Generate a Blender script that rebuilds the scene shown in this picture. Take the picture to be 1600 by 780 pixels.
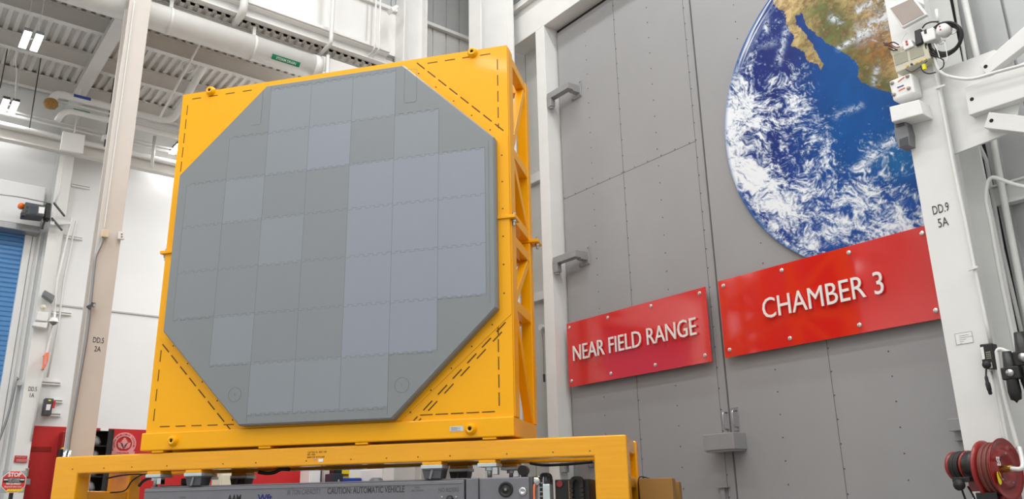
import bpy, math, random
import numpy as np
from mathutils import Vector, Matrix

for o in list(bpy.data.objects):
    bpy.data.objects.remove(o, do_unlink=True)
scene = bpy.context.scene
COL = scene.collection
random.seed(7)
R = math.radians

# ------------------------------------------------------------ camera
FPX, PITCH, ROLL, YAW, CAMZ = 1290.9, R(17.31), R(-1.148), R(51.77), 0.5
_F = Vector((math.cos(YAW), math.sin(YAW), 0)); _R = Vector((math.sin(YAW), -math.cos(YAW), 0)); _Z = Vector((0, 0, 1))
FW = _F * math.cos(PITCH) + _Z * math.sin(PITCH)
_U = _R.cross(FW)
RR = _R * math.cos(ROLL) + _U * math.sin(ROLL)
UU = -_R * math.sin(ROLL) + _U * math.cos(ROLL)
CAM = Vector((0, 0, CAMZ))
cd = bpy.data.cameras.new('camera'); cam = bpy.data.objects.new('camera', cd); COL.objects.link(cam)
cd.sensor_width = 36.0; cd.lens = FPX * 36.0 / 1600.0; cd.clip_end = 200
cam.matrix_world = Matrix(((RR.x, UU.x, -FW.x, 0), (RR.y, UU.y, -FW.y, 0), (RR.z, UU.z, -FW.z, CAMZ), (0, 0, 0, 1)))
scene.camera = cam

# ------------------------------------------------------------ exposure, world, hall lights
scene.view_settings.view_transform = 'Standard'
scene.view_settings.look = 'None'
scene.view_settings.exposure = 0.0
scene.view_settings.gamma = 1.0
scene.view_settings.use_curve_mapping = False
scene.cycles.max_bounces = 8
scene.cycles.diffuse_bounces = 5
scene.cycles.glossy_bounces = 4
scene.cycles.sample_clamp_indirect = 6.0
w = bpy.data.worlds.new('world'); scene.world = w; w.use_nodes = True
w.node_tree.nodes['Background'].inputs[0].default_value = (1, 1, 1, 1)
w.node_tree.nodes['Background'].inputs[1].default_value = 0.3

def area(name, loc, sx, sy, power, color=(1, 0.995, 0.985), rot=(0, 0, 0)):
    l = bpy.data.lights.new(name, 'AREA'); l.shape = 'RECTANGLE'; l.size = sx; l.size_y = sy
    l.energy = power; l.color = color
    o = bpy.data.objects.new(name, l); o.location = loc; o.rotation_euler = rot; COL.objects.link(o)
    return o
HALL_P = 114
for ix, lx in enumerate((-5.5, -1.5, 2.5, 6.0)):
    for iy, ly in enumerate((-5.5, -2.0, 1.5, 5.0, 8.2)):
        area('hall_light', (lx, ly, 11.7), 0.5, 2.2, HALL_P)

# ------------------------------------------------------------ pixel -> point in the place
def ray(x, y):
    return RR * ((x - 800) / FPX) - UU * ((y - 390) / FPX) + FW
def HX(x, y, X):
    v = ray(x, y); return CAM + v * (X / v.x)
def HY(x, y, Y):
    v = ray(x, y); return CAM + v * (Y / v.y)
def HZ(x, y, z):
    v = ray(x, y); return CAM + v * ((z - CAMZ) / v.z)
AA = R(-52.25)
AU = Vector((math.cos(AA), math.sin(AA), 0)); AW = Vector((-math.sin(AA), math.cos(AA), 0)); AD0 = 7.854
def AF(u, d, z):                      # frame of the panel and its stand
    return AU * u + AW * (AD0 + d) + Vector((0, 0, z))
def HA(x, y, d=0.0):
    v = ray(x, y); t = (AD0 + d) / v.dot(AW); p = CAM + v * t
    return (p.dot(AU), p.z)

# ------------------------------------------------------------ materials
def lin(c):
    return tuple(((v / 255) / 12.92 if v / 255 <= 0.04045 else ((v / 255 + 0.055) / 1.055) ** 2.4) for v in c) + (1.0,)
MATS = {}
def mat(name, rgb, rough=0.5, metal=0.0, var=0.05, scale=6.0, bump=0.0, coat=0.0, spec=0.5, stretch=None, emit=None, estr=0.0):
    m = bpy.data.materials.new(name); m.use_nodes = True
    nt = m.node_tree; b = nt.nodes['Principled BSDF']
    b.inputs['Roughness'].default_value = rough; b.inputs['Metallic'].default_value = metal
    b.inputs['Coat Weight'].default_value = coat; b.inputs['Coat Roughness'].default_value = 0.06
    b.inputs['Specular IOR Level'].default_value = spec
    tc = nt.nodes.new('ShaderNodeTexCoord'); mp = nt.nodes.new('ShaderNodeMapping')
    nt.links.new(tc.outputs['Object'], mp.inputs[0])
    if stretch: mp.inputs['Scale'].default_value = stretch
    no = nt.nodes.new('ShaderNodeTexNoise'); no.inputs['Scale'].default_value = scale; no.inputs['Detail'].default_value = 4
    nt.links.new(mp.outputs[0], no.inputs['Vector'])
    cr = nt.nodes.new('ShaderNodeValToRGB')
    c = lin(rgb)
    cr.color_ramp.elements[0].position = 0.25; cr.color_ramp.elements[1].position = 0.75
    cr.color_ramp.elements[0].color = tuple(max(0, v * (1 - var)) for v in c[:3]) + (1,)
    cr.color_ramp.elements[1].color = tuple(min(1, v * (1 + var)) for v in c[:3]) + (1,)
    nt.links.new(no.outputs[0], cr.inputs[0]); nt.links.new(cr.outputs[0], b.inputs['Base Color'])
    if bump:
        bp = nt.nodes.new('ShaderNodeBump'); bp.inputs['Strength'].default_value = bump; bp.inputs['Distance'].default_value = 0.01
        nt.links.new(no.outputs[0], bp.inputs['Height']); nt.links.new(bp.outputs[0], b.inputs['Normal'])
    if emit:
        b.inputs['Emission Color'].default_value = lin(emit); b.inputs['Emission Strength'].default_value = estr
    MATS[name] = m
    return m
M = MATS
mat('white_paint', (225, 225, 223), 0.45, var=0.02)
mat('white_steel', (224, 224, 222), 0.38, var=0.03, scale=3)
mat('wall_white', (226, 227, 227), 0.6, var=0.015, scale=2)
mat('ceiling_steel', (212, 209, 204), 0.55, var=0.04, scale=3)
mat('column_shade_tan', (205, 198, 191), 0.5, var=0.02)  # tan tone puts weak light and warm floor bounce into the colour
mat('siding_grey', (178, 180, 180), 0.4, metal=0.2, var=0.05, scale=3)
mat('siding_light', (205, 205, 202), 0.4, metal=0.1, var=0.03, scale=3)
mat('door_grey', (153, 153, 154), 0.42, var=0.03, scale=1.5)
mat('door_dark', (84, 84, 84), 0.5)
mat('gap_black', (26, 27, 28), 0.7)
mat('hinge_grey', (150, 150, 151), 0.45, metal=0.1)
mat('floor_epoxy', (138, 138, 136), 0.25, var=0.03, scale=1)
mat('yellow_paint', (248, 175, 2), 0.34, var=0.02, scale=2, coat=0.12, spec=0.3)
mat('yellow_gloss', (242, 168, 1), 0.2, var=0.03, scale=3, bump=0.25, coat=0.4, stretch=(1, 1, 9))
mat('slot_dark', (96, 66, 12), 0.7)
mat('tile_grey', (129, 134, 138), 0.42, var=0.015, scale=1)
mat('tile_mid', (134, 140, 146), 0.42, var=0.015, scale=1)
mat('tile_blue', (138, 144, 155), 0.42, var=0.015, scale=1)
mat('tile_base', (127, 132, 135), 0.42, var=0.015, scale=1)
mat('tile_seam', (104, 108, 113), 0.6)
mat('rim_grey', (142, 144, 146), 0.4, metal=0.1)
mat('black_hole', (12, 12, 12), 0.8)
mat('bolt_dark', (70, 55, 20), 0.5)
mat('steel', (178, 180, 182), 0.3, metal=0.9, var=0.06, scale=20)
mat('chrome', (210, 212, 214), 0.15, metal=1.0, var=0.03)
mat('bright_steel', (205, 216, 218), 0.3, metal=0.5)
mat('vehicle_grey', (122, 122, 128), 0.38, metal=0.25, var=0.04, scale=8)
mat('vehicle_grey_dark', (88, 88, 93), 0.5, metal=0.2)
mat('dark_text', (58, 58, 62), 0.6)
mat('faded_text', (88, 88, 92), 0.6)
mat('blue_text', (28, 34, 110), 0.5)
mat('black_plastic', (26, 26, 27), 0.4, var=0.1)
mat('black_rubber', (32, 31, 30), 0.6, var=0.1)
mat('dark_grey', (70, 72, 76), 0.45, var=0.06)
mat('mid_grey', (120, 122, 124), 0.5)
mat('sign_red', (212, 36, 30), 0.09, var=0.01, coat=0.6, spec=0.6)
mat('letter_steel', (236, 234, 230), 0.35, metal=0.1, var=0.02)
mat('standoff', (214, 210, 204), 0.25, metal=0.75)
mat('red_paint', (190, 34, 34), 0.5, var=0.03)
mat('red_wall', (188, 32, 34), 0.5, var=0.02)
mat('reel_red', (138, 26, 24), 0.3, var=0.05, coat=0.3)
mat('hose_red', (112, 54, 46), 0.55, var=0.08, scale=20)
mat('brass', (196, 164, 84), 0.35, metal=0.8)
mat('label_yellow', (224, 214, 20), 0.5)
mat('tan_box', (176, 132, 66), 0.6)
mat('brown_panel', (152, 110, 48), 0.6)
mat('khaki', (200, 196, 176), 0.5)
mat('khaki_window', (156, 154, 136), 0.35)
mat('beige_face', (160, 148, 141), 0.5)
mat('off_white', (230, 230, 228), 0.4, var=0.02)
mat('conduit_grey', (150, 152, 152), 0.35, metal=0.6)
mat('pipe_white', (222, 222, 219), 0.4, var=0.03)
mat('insulation_brown', (150, 112, 56), 0.8, var=0.25, scale=30, bump=0.5)
mat('label_blue', (44, 74, 160), 0.5)
mat('label_green', (14, 140, 98), 0.5)
mat('orange', (240, 128, 88), 0.4)
mat('beacon_orange', (240, 110, 20), 0.3)
mat('blue_door', (80, 134, 188), 0.35, metal=0.1, var=0.10, scale=1.5, stretch=(0.4, 1, 3))
mat('seal_pink', (222, 150, 150), 0.5)
mat('sign_white', (236, 236, 236), 0.4)
mat('yellow_plastic', (226, 200, 24), 0.4)
mat('blue_plastic', (20, 60, 160), 0.4)
mat('navy_machine', (40, 52, 66), 0.4)
mat('cream', (228, 222, 200), 0.5)
mat('lamp_glow', (255, 255, 255), 0.5, emit=(255, 252, 246), estr=9.0)
mat('wood', (214, 196, 168), 0.6)

# ------------------------------------------------------------ mesh builder
WORLD = {}
class MB:
    def __init__(s, frame=None):
        s.v = []; s.f = []; s.mi = []; s.m = 0; s.frame = frame
    def P(s, p):
        if s.frame: return s.frame(*p)
        return Vector(p)
    def add(s, vs, fs):
        b = len(s.v); s.v += [s.P(p) for p in vs]
        for f in fs: s.f.append(tuple(b + i for i in f)); s.mi.append(s.m)
    def raw(s, vs, fs):
        b = len(s.v); s.v += [Vector(p) for p in vs]
        for f in fs: s.f.append(tuple(b + i for i in f)); s.mi.append(s.m)
    def box(s, x0, x1, y0, y1, z0, z1):
        if x0 > x1: x0, x1 = x1, x0
        if y0 > y1: y0, y1 = y1, y0
        if z0 > z1: z0, z1 = z1, z0
        s.add([(x0, y0, z0), (x1, y0, z0), (x1, y1, z0), (x0, y1, z0), (x0, y0, z1), (x1, y0, z1), (x1, y1, z1), (x0, y1, z1)],
              [(0, 3, 2, 1), (4, 5, 6, 7), (0, 1, 5, 4), (1, 2, 6, 5), (2, 3, 7, 6), (3, 0, 4, 7)])
        return s
    def prism(s, pts, off, raw=True):
        """polygon pts (3D) extruded by vector off"""
        n = len(pts); off = Vector(off)
        P = [Vector(p) for p in pts]
        # orient outward
        nn = Vector((0, 0, 0))
        for i in range(n): nn += P[i].cross(P[(i + 1) % n])
        if nn.dot(off) > 0: P = P[::-1]
        vs = P + [p + off for p in P]
        fs = [tuple(range(n)), tuple(range(2 * n - 1, n - 1, -1))]
        for i in range(n):
            j = (i + 1) % n
            fs.append((i, i + n, j + n, j))
        (s.raw if raw else s.add)(vs, fs)
        return s
    def bar(s, a, b, wd, ht, up=(0, 0, 1), raw=True):
        a = Vector(a); b = Vector(b)
        if not raw: a = s.P(a); b = s.P(b)
        d = (b - a).normalized(); up = Vector(up)
        sd = d.cross(up)
        if sd.length < 1e-4: sd = d.cross(Vector((1, 0, 0)))
        sd.normalize(); u2 = sd.cross(d)
        h = sd * (wd / 2); k = u2 * (ht / 2)
        vs = [a - h - k, a + h - k, a + h + k, a - h + k, b - h - k, b + h - k, b + h + k, b - h + k]
        s.raw(vs, [(0, 3, 2, 1), (4, 5, 6, 7), (0, 1, 5, 4), (1, 2, 6, 5), (2, 3, 7, 6), (3, 0, 4, 7)][::1])
        return s
    def tube(s, pts, r, n=10, cap=True):
        pts = [Vector(p) for p in pts]
        base = len(s.v); prev = None
        for i, p in enumerate(pts):
            if i == 0: d = pts[1] - p
            elif i == len(pts) - 1: d = p - pts[i - 1]
            else: d = (pts[i + 1] - p).normalized() + (p - pts[i - 1]).normalized()
            d.normalize()
            if prev is None:
                a = d.cross(Vector((0, 0, 1)))
                if a.length < 1e-3: a = d.cross(Vector((1, 0, 0)))
            else:
                a = prev - d * prev.dot(d)
            a.normalize(); prev = a.copy(); bb = d.cross(a)
            rr_ = r[i] if isinstance(r, (list, tuple)) else r
            for k in range(n):
                t = 2 * math.pi * k / n
                s.v.append(p + (a * math.cos(t) + bb * math.sin(t)) * rr_)
        for i in range(len(pts) - 1):
            for k in range(n):
                k2 = (k + 1) % n
                s.f.append((base + i * n + k, base + i * n + k2, base + (i + 1) * n + k2, base + (i + 1) * n + k)); s.mi.append(s.m)
        if cap:
            s.f.append(tuple(base + k for k in range(n))[::-1]); s.mi.append(s.m)
            e = base + (len(pts) - 1) * n
            s.f.append(tuple(e + k for k in range(n))); s.mi.append(s.m)
        return s
    def cyl(s, c, ax, r, h, n=20):
        c = Vector(c); ax = Vector(ax).normalized()
        return s.tube([c, c + ax * h], r, n)
    def lathe(s, c, ax, prof, n=28):
        """prof: list of (radius, distance along ax)"""
        c = Vector(c); ax = Vector(ax).normalized()
        a = ax.cross(Vector((0, 0, 1)))
        if a.length < 1e-3: a = ax.cross(Vector((1, 0, 0)))
        a.normalize(); b = ax.cross(a); base = len(s.v)
        for (r, h) in prof:
            for k in range(n):
                t = 2 * math.pi * k / n
                s.v.append(c + ax * h + (a * math.cos(t) + b * math.sin(t)) * max(r, 1e-4))
        for i in range(len(prof) - 1):
            for k in range(n):
                k2 = (k + 1) % n
                s.f.append((base + i * n + k, base + i * n + k2, base + (i + 1) * n + k2, base + (i + 1) * n + k)); s.mi.append(s.m)
        return s
    def torus(s, c, ax, Rm, r, n=28, k=8):
        c = Vector(c); ax = Vector(ax).normalized()
        a = ax.cross(Vector((0, 0, 1)))
        if a.length < 1e-3: a = ax.cross(Vector((1, 0, 0)))
        a.normalize(); b = ax.cross(a); base = len(s.v)
        for i in range(n):
            t = 2 * math.pi * i / n; d = a * math.cos(t) + b * math.sin(t)
            for j in range(k):
                q = 2 * math.pi * j / k
                s.v.append(c + d * (Rm + r * math.cos(q)) + ax * (r * math.sin(q)))
        for i in range(n):
            for j in range(k):
                i2 = (i + 1) % n; j2 = (j + 1) % k
                s.f.append((base + i * k + j, base + i * k + j2, base + i2 * k + j2, base + i2 * k + j)); s.mi.append(s.m)
        return s
    def build(s, name, mats, parent=None, bevel=0.0, smooth=False, kind=None, label=None, cat=None, group=None, seg=2):
        me = bpy.data.meshes.new(name)
        if parent is not None:
            inv = WORLD[parent.name].inverted(); off = None
            vs = [inv @ v for v in s.v]; mw = WORLD[parent.name]
        else:
            xs = [v.x for v in s.v]; ys = [v.y for v in s.v]; zs = [v.z for v in s.v]
            off = Vector(((min(xs) + max(xs)) / 2, (min(ys) + max(ys)) / 2, min(zs)))
            vs = [v - off for v in s.v]; mw = Matrix.Translation(off)
        me.from_pydata([tuple(v) for v in vs], [], s.f)
        if not isinstance(mats, (list, tuple)): mats = [mats]
        for m_ in mats: me.materials.append(M[m_] if isinstance(m_, str) else m_)
        me.polygons.foreach_set('material_index', s.mi)
        me.update()
        import bmesh
        bm = bmesh.new(); bm.from_mesh(me); bmesh.ops.recalc_face_normals(bm, faces=bm.faces); bm.to_mesh(me); bm.free()
        o = bpy.data.objects.new(name, me); COL.objects.link(o)
        if parent is not None: o.parent = parent
        else: o.location = off
        WORLD[o.name] = mw
        if smooth:
            me.polygons.foreach_set('use_smooth', [len(p.vertices) == 4 for p in me.polygons])
        if bevel:
            b = o.modifiers.new('bevel', 'BEVEL'); b.width = bevel; b.segments = seg; b.limit_method = 'ANGLE'; b.angle_limit = R(40)
            if not smooth:
                me.polygons.foreach_set('use_smooth', [False] * len(me.polygons))
        if kind: o['kind'] = kind
        if label: o['label'] = label
        if cat: o['category'] = cat
        if group: o['group'] = group
        return o

def thing(name, label, cat, loc, rotz=0.0, group=None):
    o = bpy.data.objects.new(name, None); COL.objects.link(o)
    o.location = loc; o.rotation_euler = (0, 0, rotz); o.empty_display_size = 0.1
    o['label'] = label; o['category'] = cat
    if group: o['group'] = group
    WORLD[o.name] = Matrix.Translation(Vector(loc)) @ Matrix.Rotation(rotz, 4, 'Z')
    return o
def struct(name, mb, mats, **k):
    return mb.build(name, mats, kind='structure', **k)
def copy_thing(src, delta, label=None):
    c = src.copy(); COL.objects.link(c); c.location = src.location + Vector(delta)
    if label: c['label'] = label
    for ch in list(src.children):
        d = ch.copy(); COL.objects.link(d); d.parent = c
        for g in list(ch.children):
            e = g.copy(); COL.objects.link(e); e.parent = d
    return c

def text_islands(s, size, ext=0.004, wscale=1.0, bold=0.0, spacing=1.0):
    cu = bpy.data.curves.new('t', 'FONT'); cu.body = s; cu.size = size; cu.extrude = ext; cu.offset = bold
    cu.space_character = spacing; cu.resolution_u = 3
    ob = bpy.data.objects.new('t', cu); COL.objects.link(ob)
    dg = bpy.context.evaluated_depsgraph_get(); me = bpy.data.meshes.new_from_object(ob.evaluated_get(dg))
    V = [Vector((v.co.x * wscale, v.co.y, v.co.z + ext)) for v in me.vertices]
    key = {}; idx = []; W = []
    for v in V:
        k = (round(v.x, 5), round(v.y, 5), round(v.z, 5))
        if k not in key: key[k] = len(W); W.append(v)
        idx.append(key[k])
    F = []
    for p in me.polygons:
        q = []
        for i in p.vertices:
            j = idx[i]
            if j not in q: q.append(j)
        if len(q) > 2: F.append(q)
    bpy.data.objects.remove(ob); bpy.data.curves.remove(cu); bpy.data.meshes.remove(me)
    par = list(range(len(W)))
    def find(a):
        while par[a] != a: par[a] = par[par[a]]; a = par[a]
        return a
    for f in F:
        for i in f[1:]: par[find(i)] = find(f[0])
    groups = {}
    for f in F: groups.setdefault(find(f[0]), []).append(f)
    out = []
    for g in sorted(groups.values(), key=lambda fs: min(W[i].x for f in fs for i in f)):
        ids = sorted({i for f in g for i in f}); mp = {i: n for n, i in enumerate(ids)}
        out.append(([W[i] for i in ids], [tuple(mp[i] for i in f) for f in g]))
    return out
def text_into(mb, s, o, ex, ey, width=None, height=None, ext=0.002, bold=0.0, spacing=1.0, size=1.0):
    """lay text from origin o (lower left), ex = reading direction, ey = up; raised along ex x ey; fit width/height"""
    isl = text_islands(s, 1.0, 0.01, 1.0, bold, spacing)
    xs = [v.x for vs, _ in isl for v in vs]; ys = [v.y for vs, _ in isl for v in vs]
    x0, x1, y0, y1 = min(xs), max(xs), min(ys), max(ys)
    sx = (width / (x1 - x0)) if width else None; sy = (height / (y1 - y0)) if height else None
    if sx is None: sx = sy
    if sy is None: sy = sx
    o = Vector(o); ex = Vector(ex).normalized(); ey = Vector(ey).normalized(); n = ex.cross(ey)
    res = []
    for vs, fs in isl:
        P = [o + ex * ((v.x - x0) * sx) + ey * ((v.y - y0) * sy) + n * (v.z / 0.02 * ext) for v in vs]
        res.append((P, fs))
        if mb is not None: mb.raw(P, fs)
    return res
EY = Vector((0, -1, 0))        # reading direction on the door wall
EX = Vector((1, 0, 0))

def quadbox(mb, px, X, th):
    """box with its front on plane X (facing -X) from four picture points, thickness th away from viewer"""
    pts = [HX(x, y, X) for x, y in px]
    mb.prism(pts, (th, 0, 0)); return mb
def quadboxY(mb, px, Y, th):
    mb.prism([HY(x, y, Y) for x, y in px], (0, th, 0)); return mb
def rectX(mb, px, X, th):
    """axis aligned box in Y,Z bounding the picture points on plane X"""
    pts = [HX(x, y, X) for x, y in px]
    mb.box(X, X + th, min(p.y for p in pts), max(p.y for p in pts), min(p.z for p in pts), max(p.z for p in pts)); return mb
def rectY(mb, px, Y, th):
    pts = [HY(x, y, Y) for x, y in px]
    mb.box(min(p.x for p in pts), max(p.x for p in pts), Y, Y + th, min(p.z for p in pts), max(p.z for p in pts)); return mb
def arc(p0, p1, p2, n=6):
    p0, p1, p2 = Vector(p0), Vector(p1), Vector(p2)
    return [p0 * (1 - t) ** 2 + p1 * 2 * t * (1 - t) + p2 * t * t for t in [i / n for i in range(n + 1)]]

# ============================================================ SETTING
BY = 15.3         # back wall of the low bay
FY = 11.5         # plane where the low bay meets the tall hall
DX = 8.4          # face of the chamber doors
struct('floor', MB().box(-8, 9.2, -8, BY + 0.3, -0.1, 0), 'floor_epoxy')
struct('wall_left', MB().box(-8.2, -8, -8, BY + 0.3, 0, 12.2), 'wall_white')
struct('wall_front', MB().box(-8, 9.2, -8.2, -8, 0, 12.2), 'wall_white')
struct('ceiling', MB().box(-8, 9.2, -8, FY + 0.2, 12, 12.2), 'ceiling_steel')
# back wall: red lower band, white upper band
struct('wall_back', MB().box(-8, 1.30 - 3.2, BY, BY + 0.2, 0, 9).box(1.78, 9.2, BY, BY + 0.2, 1.885, 9)
       .box(-1.9, 1.78, BY, BY + 0.2, 5.06, 9).box(7.0, 9.2, BY, BY + 0.2, 0, 1.885).box(1.78, 2.22, BY, BY + 0.2, 0, 1.885), 'wall_white')
struct('wall_back_red', MB().box(2.22, 7.0, BY - 0.02, BY + 0.2, 0, 1.885), 'red_wall')
# seams of the wall panels
struct('trim_1', MB().box(2.3, 8.4, BY - 0.02, BY, 3.865, 3.89), 'siding_grey')
# low bay ceiling: corrugated roof deck, ribs running front to back
dk = MB(); prof = []
px_ = -8.0; pitch = 0.135
while px_ < 8.8:
    prof += [(px_, 7.88), (px_ + 0.06, 7.88), (px_ + 0.072, 7.925), (px_ + 0.123, 7.925)]; px_ += pitch
for i in range(len(prof) - 1):
    (x0, z0), (x1, z1) = prof[i], prof[i + 1]
    dk.raw([(x0, FY, z0), (x1, FY, z1), (x1, BY, z1), (x0, BY, z0)], [(0, 1, 2, 3)])
dk.box(-8, 8.8, FY, BY, 7.93, 8.1)
struct('ceiling_low_bay', dk, 'ceiling_steel')
# fascia above the low bay opening
struct('wall_fascia', MB().box(-8, 7.0, FY, FY + 0.1, 8.22, 9.12), 'white_steel')
sd = MB()
x = -8.0
while x < 8.5:
    sd.box(x, x + 0.27, FY + 0.02, FY + 0.1, 9.16, 12.0); sd.box(x + 0.27, x + 0.3, FY + 0.05, FY + 0.1, 9.16, 12.0); x += 0.3
struct('wall_upper_siding', sd, 'siding_grey')
sd = MB(); x = 7.0
while x < 8.5:
    sd.box(x, x + 0.27, FY + 0.02, FY + 0.1, 0, 9.12); sd.box(x + 0.27, x + 0.3, FY + 0.05, FY + 0.1, 0, 9.12); x += 0.3
struct('wall_corner_siding', sd, 'siding_light')
struct('trim_2', MB().box(-8, 8.4, FY - 0.06, FY + 0.02, 9.1, 9.17), 'white_steel', bevel=0.006)
struct('trim_3', MB().box(-8, 6.3, FY - 0.16, FY + 0.1, 8.16, 8.22).box(-8, 6.3, FY - 0.03, FY, 8.22, 8.3), 'white_steel', bevel=0.006)
# door wall
struct('wall_right', MB().box(8.56, 8.76, 2.0, 9.5, 0, 8.6).box(8.56, 8.76, -8, BY, 8.6, 12.2).box(8.56, 8.76, -8, 2.0, 0, 8.6), 'siding_grey')
sd = MB(); y = 9.5
while y < BY:
    sd.box(8.5, 8.6, y, y + 0.38, 3.86, 8.7); sd.box(8.53, 8.6, y + 0.38, y + 0.4, 3.86, 8.7)
    sd.box(8.5, 8.6, y, y + 0.38, 0, 3.7); sd.box(8.53, 8.6, y + 0.38, y + 0.4, 0, 3.7); y += 0.4
struct('wall_right_far', sd, 'siding_light')
sd = MB(); y = 2.95
while y > -2:
    sd.box(8.42, 8.56, y - 0.33, y, 0, 11); sd.box(8.46, 8.56, y - 0.36, y - 0.33, 0, 11); y -= 0.36
struct('wall_right_near', sd, 'siding_grey')
sd = MB()
for k in range(14): sd.box(8.4, 8.58, 3.0 - 4, 10.4, 9.32 + k * 0.17, 9.32 + k * 0.17 + 0.11)
sd.box(8.45, 8.58, -1, 10.4, 9.2, 11.8)
struct('wall_right_upper', sd, 'siding_grey')

# ============================================================ CHAMBER DOORS
HB = 8.36
struct('trim_4', MB().box(8.14, 8.56, 3.0, 10.3, HB, 8.93), 'white_steel', bevel=0.006)            # header
struct('trim_5', MB().box(8.05, 8.56, 3.0, 10.4, 8.98, 9.03).box(8.14, 8.56, 3.0, 10.4, 8.93, 8.98).box(8.16, 8.56, 3.0, 10.4, 9.03, 9.22), 'white_steel', bevel=0.005)
struct('trim_6', MB().box(8.14, 8.56, 9.33, 9.56, 0, HB), 'white_steel', bevel=0.005)               # left jamb post
struct('trim_7', MB().box(8.44, 8.56, 9.29, 9.33, 0, HB).box(8.44, 8.56, 3.5, 9.33, 8.29, HB), 'gap_black')
def rivets(mb, pts, r=0.009):
    for (y, z) in pts:
        n = 6; b = len(mb.v)
        mb.v += [Vector((DX - 0.004, y + r * math.cos(2 * math.pi * k / n), z + r * math.sin(2 * math.pi * k / n))) for k in range(n)]
        mb.v += [Vector((DX, y + r * math.cos(2 * math.pi * k / n), z + r * math.sin(2 * math.pi * k / n))) for k in range(n)]
        mb.f.append(tuple(b + k for k in range(n))); mb.mi.append(mb.m)
        for k in range(n): mb.f.append((b + k, b + (k + 1) % n, b + n + (k + 1) % n, b + n + k)); mb.mi.append(mb.m)
def door_leaf(name, y0, y1, seams, mids, hseam):
    d = struct(name, MB().box(DX, DX + 0.14, y0, y1, 0.03, 8.28), 'door_grey')
    g = MB()
    for s in seams: g.box(DX - 0.0015, DX + 0.001, s - 0.003, s + 0.003, 0.03, 8.28)
    g.box(DX - 0.0015, DX + 0.001, hseam[0], hseam[1], 5.222, 5.228)
    g.build('seam', 'door_dark', d)
    rv = MB(); pts = []
    for s in seams:
        z = 0.3
        while z < 8.2: pts.append((s - 0.012, z)); z += 0.26
    for s in mids:
        z = 0.42
        while z < 8.2: pts.append((s, z)); z += 0.26
    y = hseam[0] + 0.1
    while y < hseam[1]: pts.append((y, 5.24)); y += 0.26
    rivets(rv, pts); rv.build('rivets', 'door_dark', d, kind='stuff')
    return d
dl = door_leaf('door_1', 6.445, 9.285, [7.94, 6.565], [8.6, 7.25], (6.57, 9.28))
dr = door_leaf('door_2', 3.45, 6.425, [5.02, 3.63], [5.72, 4.33], (3.46, 6.0))
MB().box(DX - 0.012, DX, 6.445, 6.46, 0.03, 8.28).build('edge_strip', 'door_grey', dl)
struct('wall_door_recess', MB().box(DX + 0.05, DX + 0.15, 6.42, 6.45, 0, 8.3), 'gap_black')

def hinge(z, lab):
    yp = 9.25; ye = HX(887, 125, 8.13).y
    t = MB().box(8.13, 8.24, yp + 0.05, ye, z, z + 0.11).build('strap_hinge', 'hinge_grey', dl, bevel=0.006, label=lab)
    MB().box(8.13, 8.22, yp - 0.045, yp + 0.045, z - 0.14, z + 0.0).build('pivot_block', 'hinge_grey', t, bevel=0.004)
    MB().cyl((8.175, yp, z - 0.17), (0, 0, 1), 0.036, 0.05, 14).build('pivot_barrel', 'hinge_grey', t)
    MB().box(8.24, DX, ye, ye + 0.1, z - 0.015, z + 0.115).build('bracket', 'hinge_grey', t, bevel=0.006)
    MB().box(DX - 0.015, DX - 0.001, ye - 0.03, ye + 0.2, z - 0.08, z + 0.2).build('mounting_plate', 'door_grey', t, bevel=0.003)
    for dy in (-0.01, 0.18):
        for dz in (-0.06, 0.18): MB().cyl((DX - 0.03, ye + dy, z + dz), (1, 0, 0), 0.012, 0.02, 6).build('bolt', 'steel', t)
hinge(HX(862, 152, 8.13).z, 'upper grey strap hinge')
hinge(HX(873, 410, 8.13).z, 'middle grey strap hinge')
hinge(1.1, 'lowest grey strap hinge')

# right crank / hinge behind the marked column
t = thing('door_latch_bracket', 'grey latch bracket on the right door leaf beside the column above the cord reel', 'latch', (8.3, 3.85, 1.1))
rectX(MB(), [(1478, 655), (1512, 672)], 8.22, 0.16).build('latch_arm', 'hinge_grey', t, bevel=0.006)
rectX(MB(), [(1486, 640), (1512, 656)], 8.37, 0.03).build('mounting_plate', 'door_grey', t, bevel=0.003)
rectX(MB(), [(1488, 673), (1512, 688)], 8.34, 0.06).build('lower_plate', 'door_grey', t, bevel=0.003)

# lock box over the seam, with handles
t = thing('lock_box', 'grey steel box bolted over the seam of the two tall doors', 'box', (8.2, 6.6, 1.2))
q0 = HX(1098, 680, 8.16); q1 = HX(1148, 704, 8.16)
MB().box(8.16, DX - 0.0005, q1.y, q0.y, q1.z + 0.02, q0.z - 0.0).build('cover', 'hinge_grey', t, bevel=0.006)
MB().box(8.18, DX - 0.0005, q1.y + 0.02, q0.y - 0.02, q1.z + 0.0, q1.z + 0.02).build('bottom_plate', 'door_grey', t)
bx_top = q0.z
def pull(px, zt, zb, label):
    p0 = HX(px[0], px[1], 8.33)
    t = thing('door_pull', label, 'handle', (8.37, p0.y, zb))
    a = Vector((8.30, p0.y, zb)); b = Vector((8.30, p0.y, zt))
    MB().tube([Vector((DX, p0.y, zb)), Vector((8.33, p0.y, zb)), a + Vector((0.01, 0, 0.015)), Vector((8.305, p0.y, zb + 0.04)), Vector((8.305, p0.y, zt - 0.04)), b + Vector((0.01, 0, -0.015)), Vector((8.33, p0.y, zt)), Vector((DX, p0.y, zt))], 0.012, 10).build('grip', 'steel', t, smooth=True)
    return t, p0
za = HX(1132, 644, 8.31).z; zb_ = HX(1135, 671, 8.31).z
pull((1132, 655), za, zb_, 'small steel pull handle left of the door seam above the lock box')
t, p0 = pull((1147, 655), za + 0.01, zb_ + 0.02, 'steel pull handle with backing plate right of the door seam above the lock box')
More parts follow.
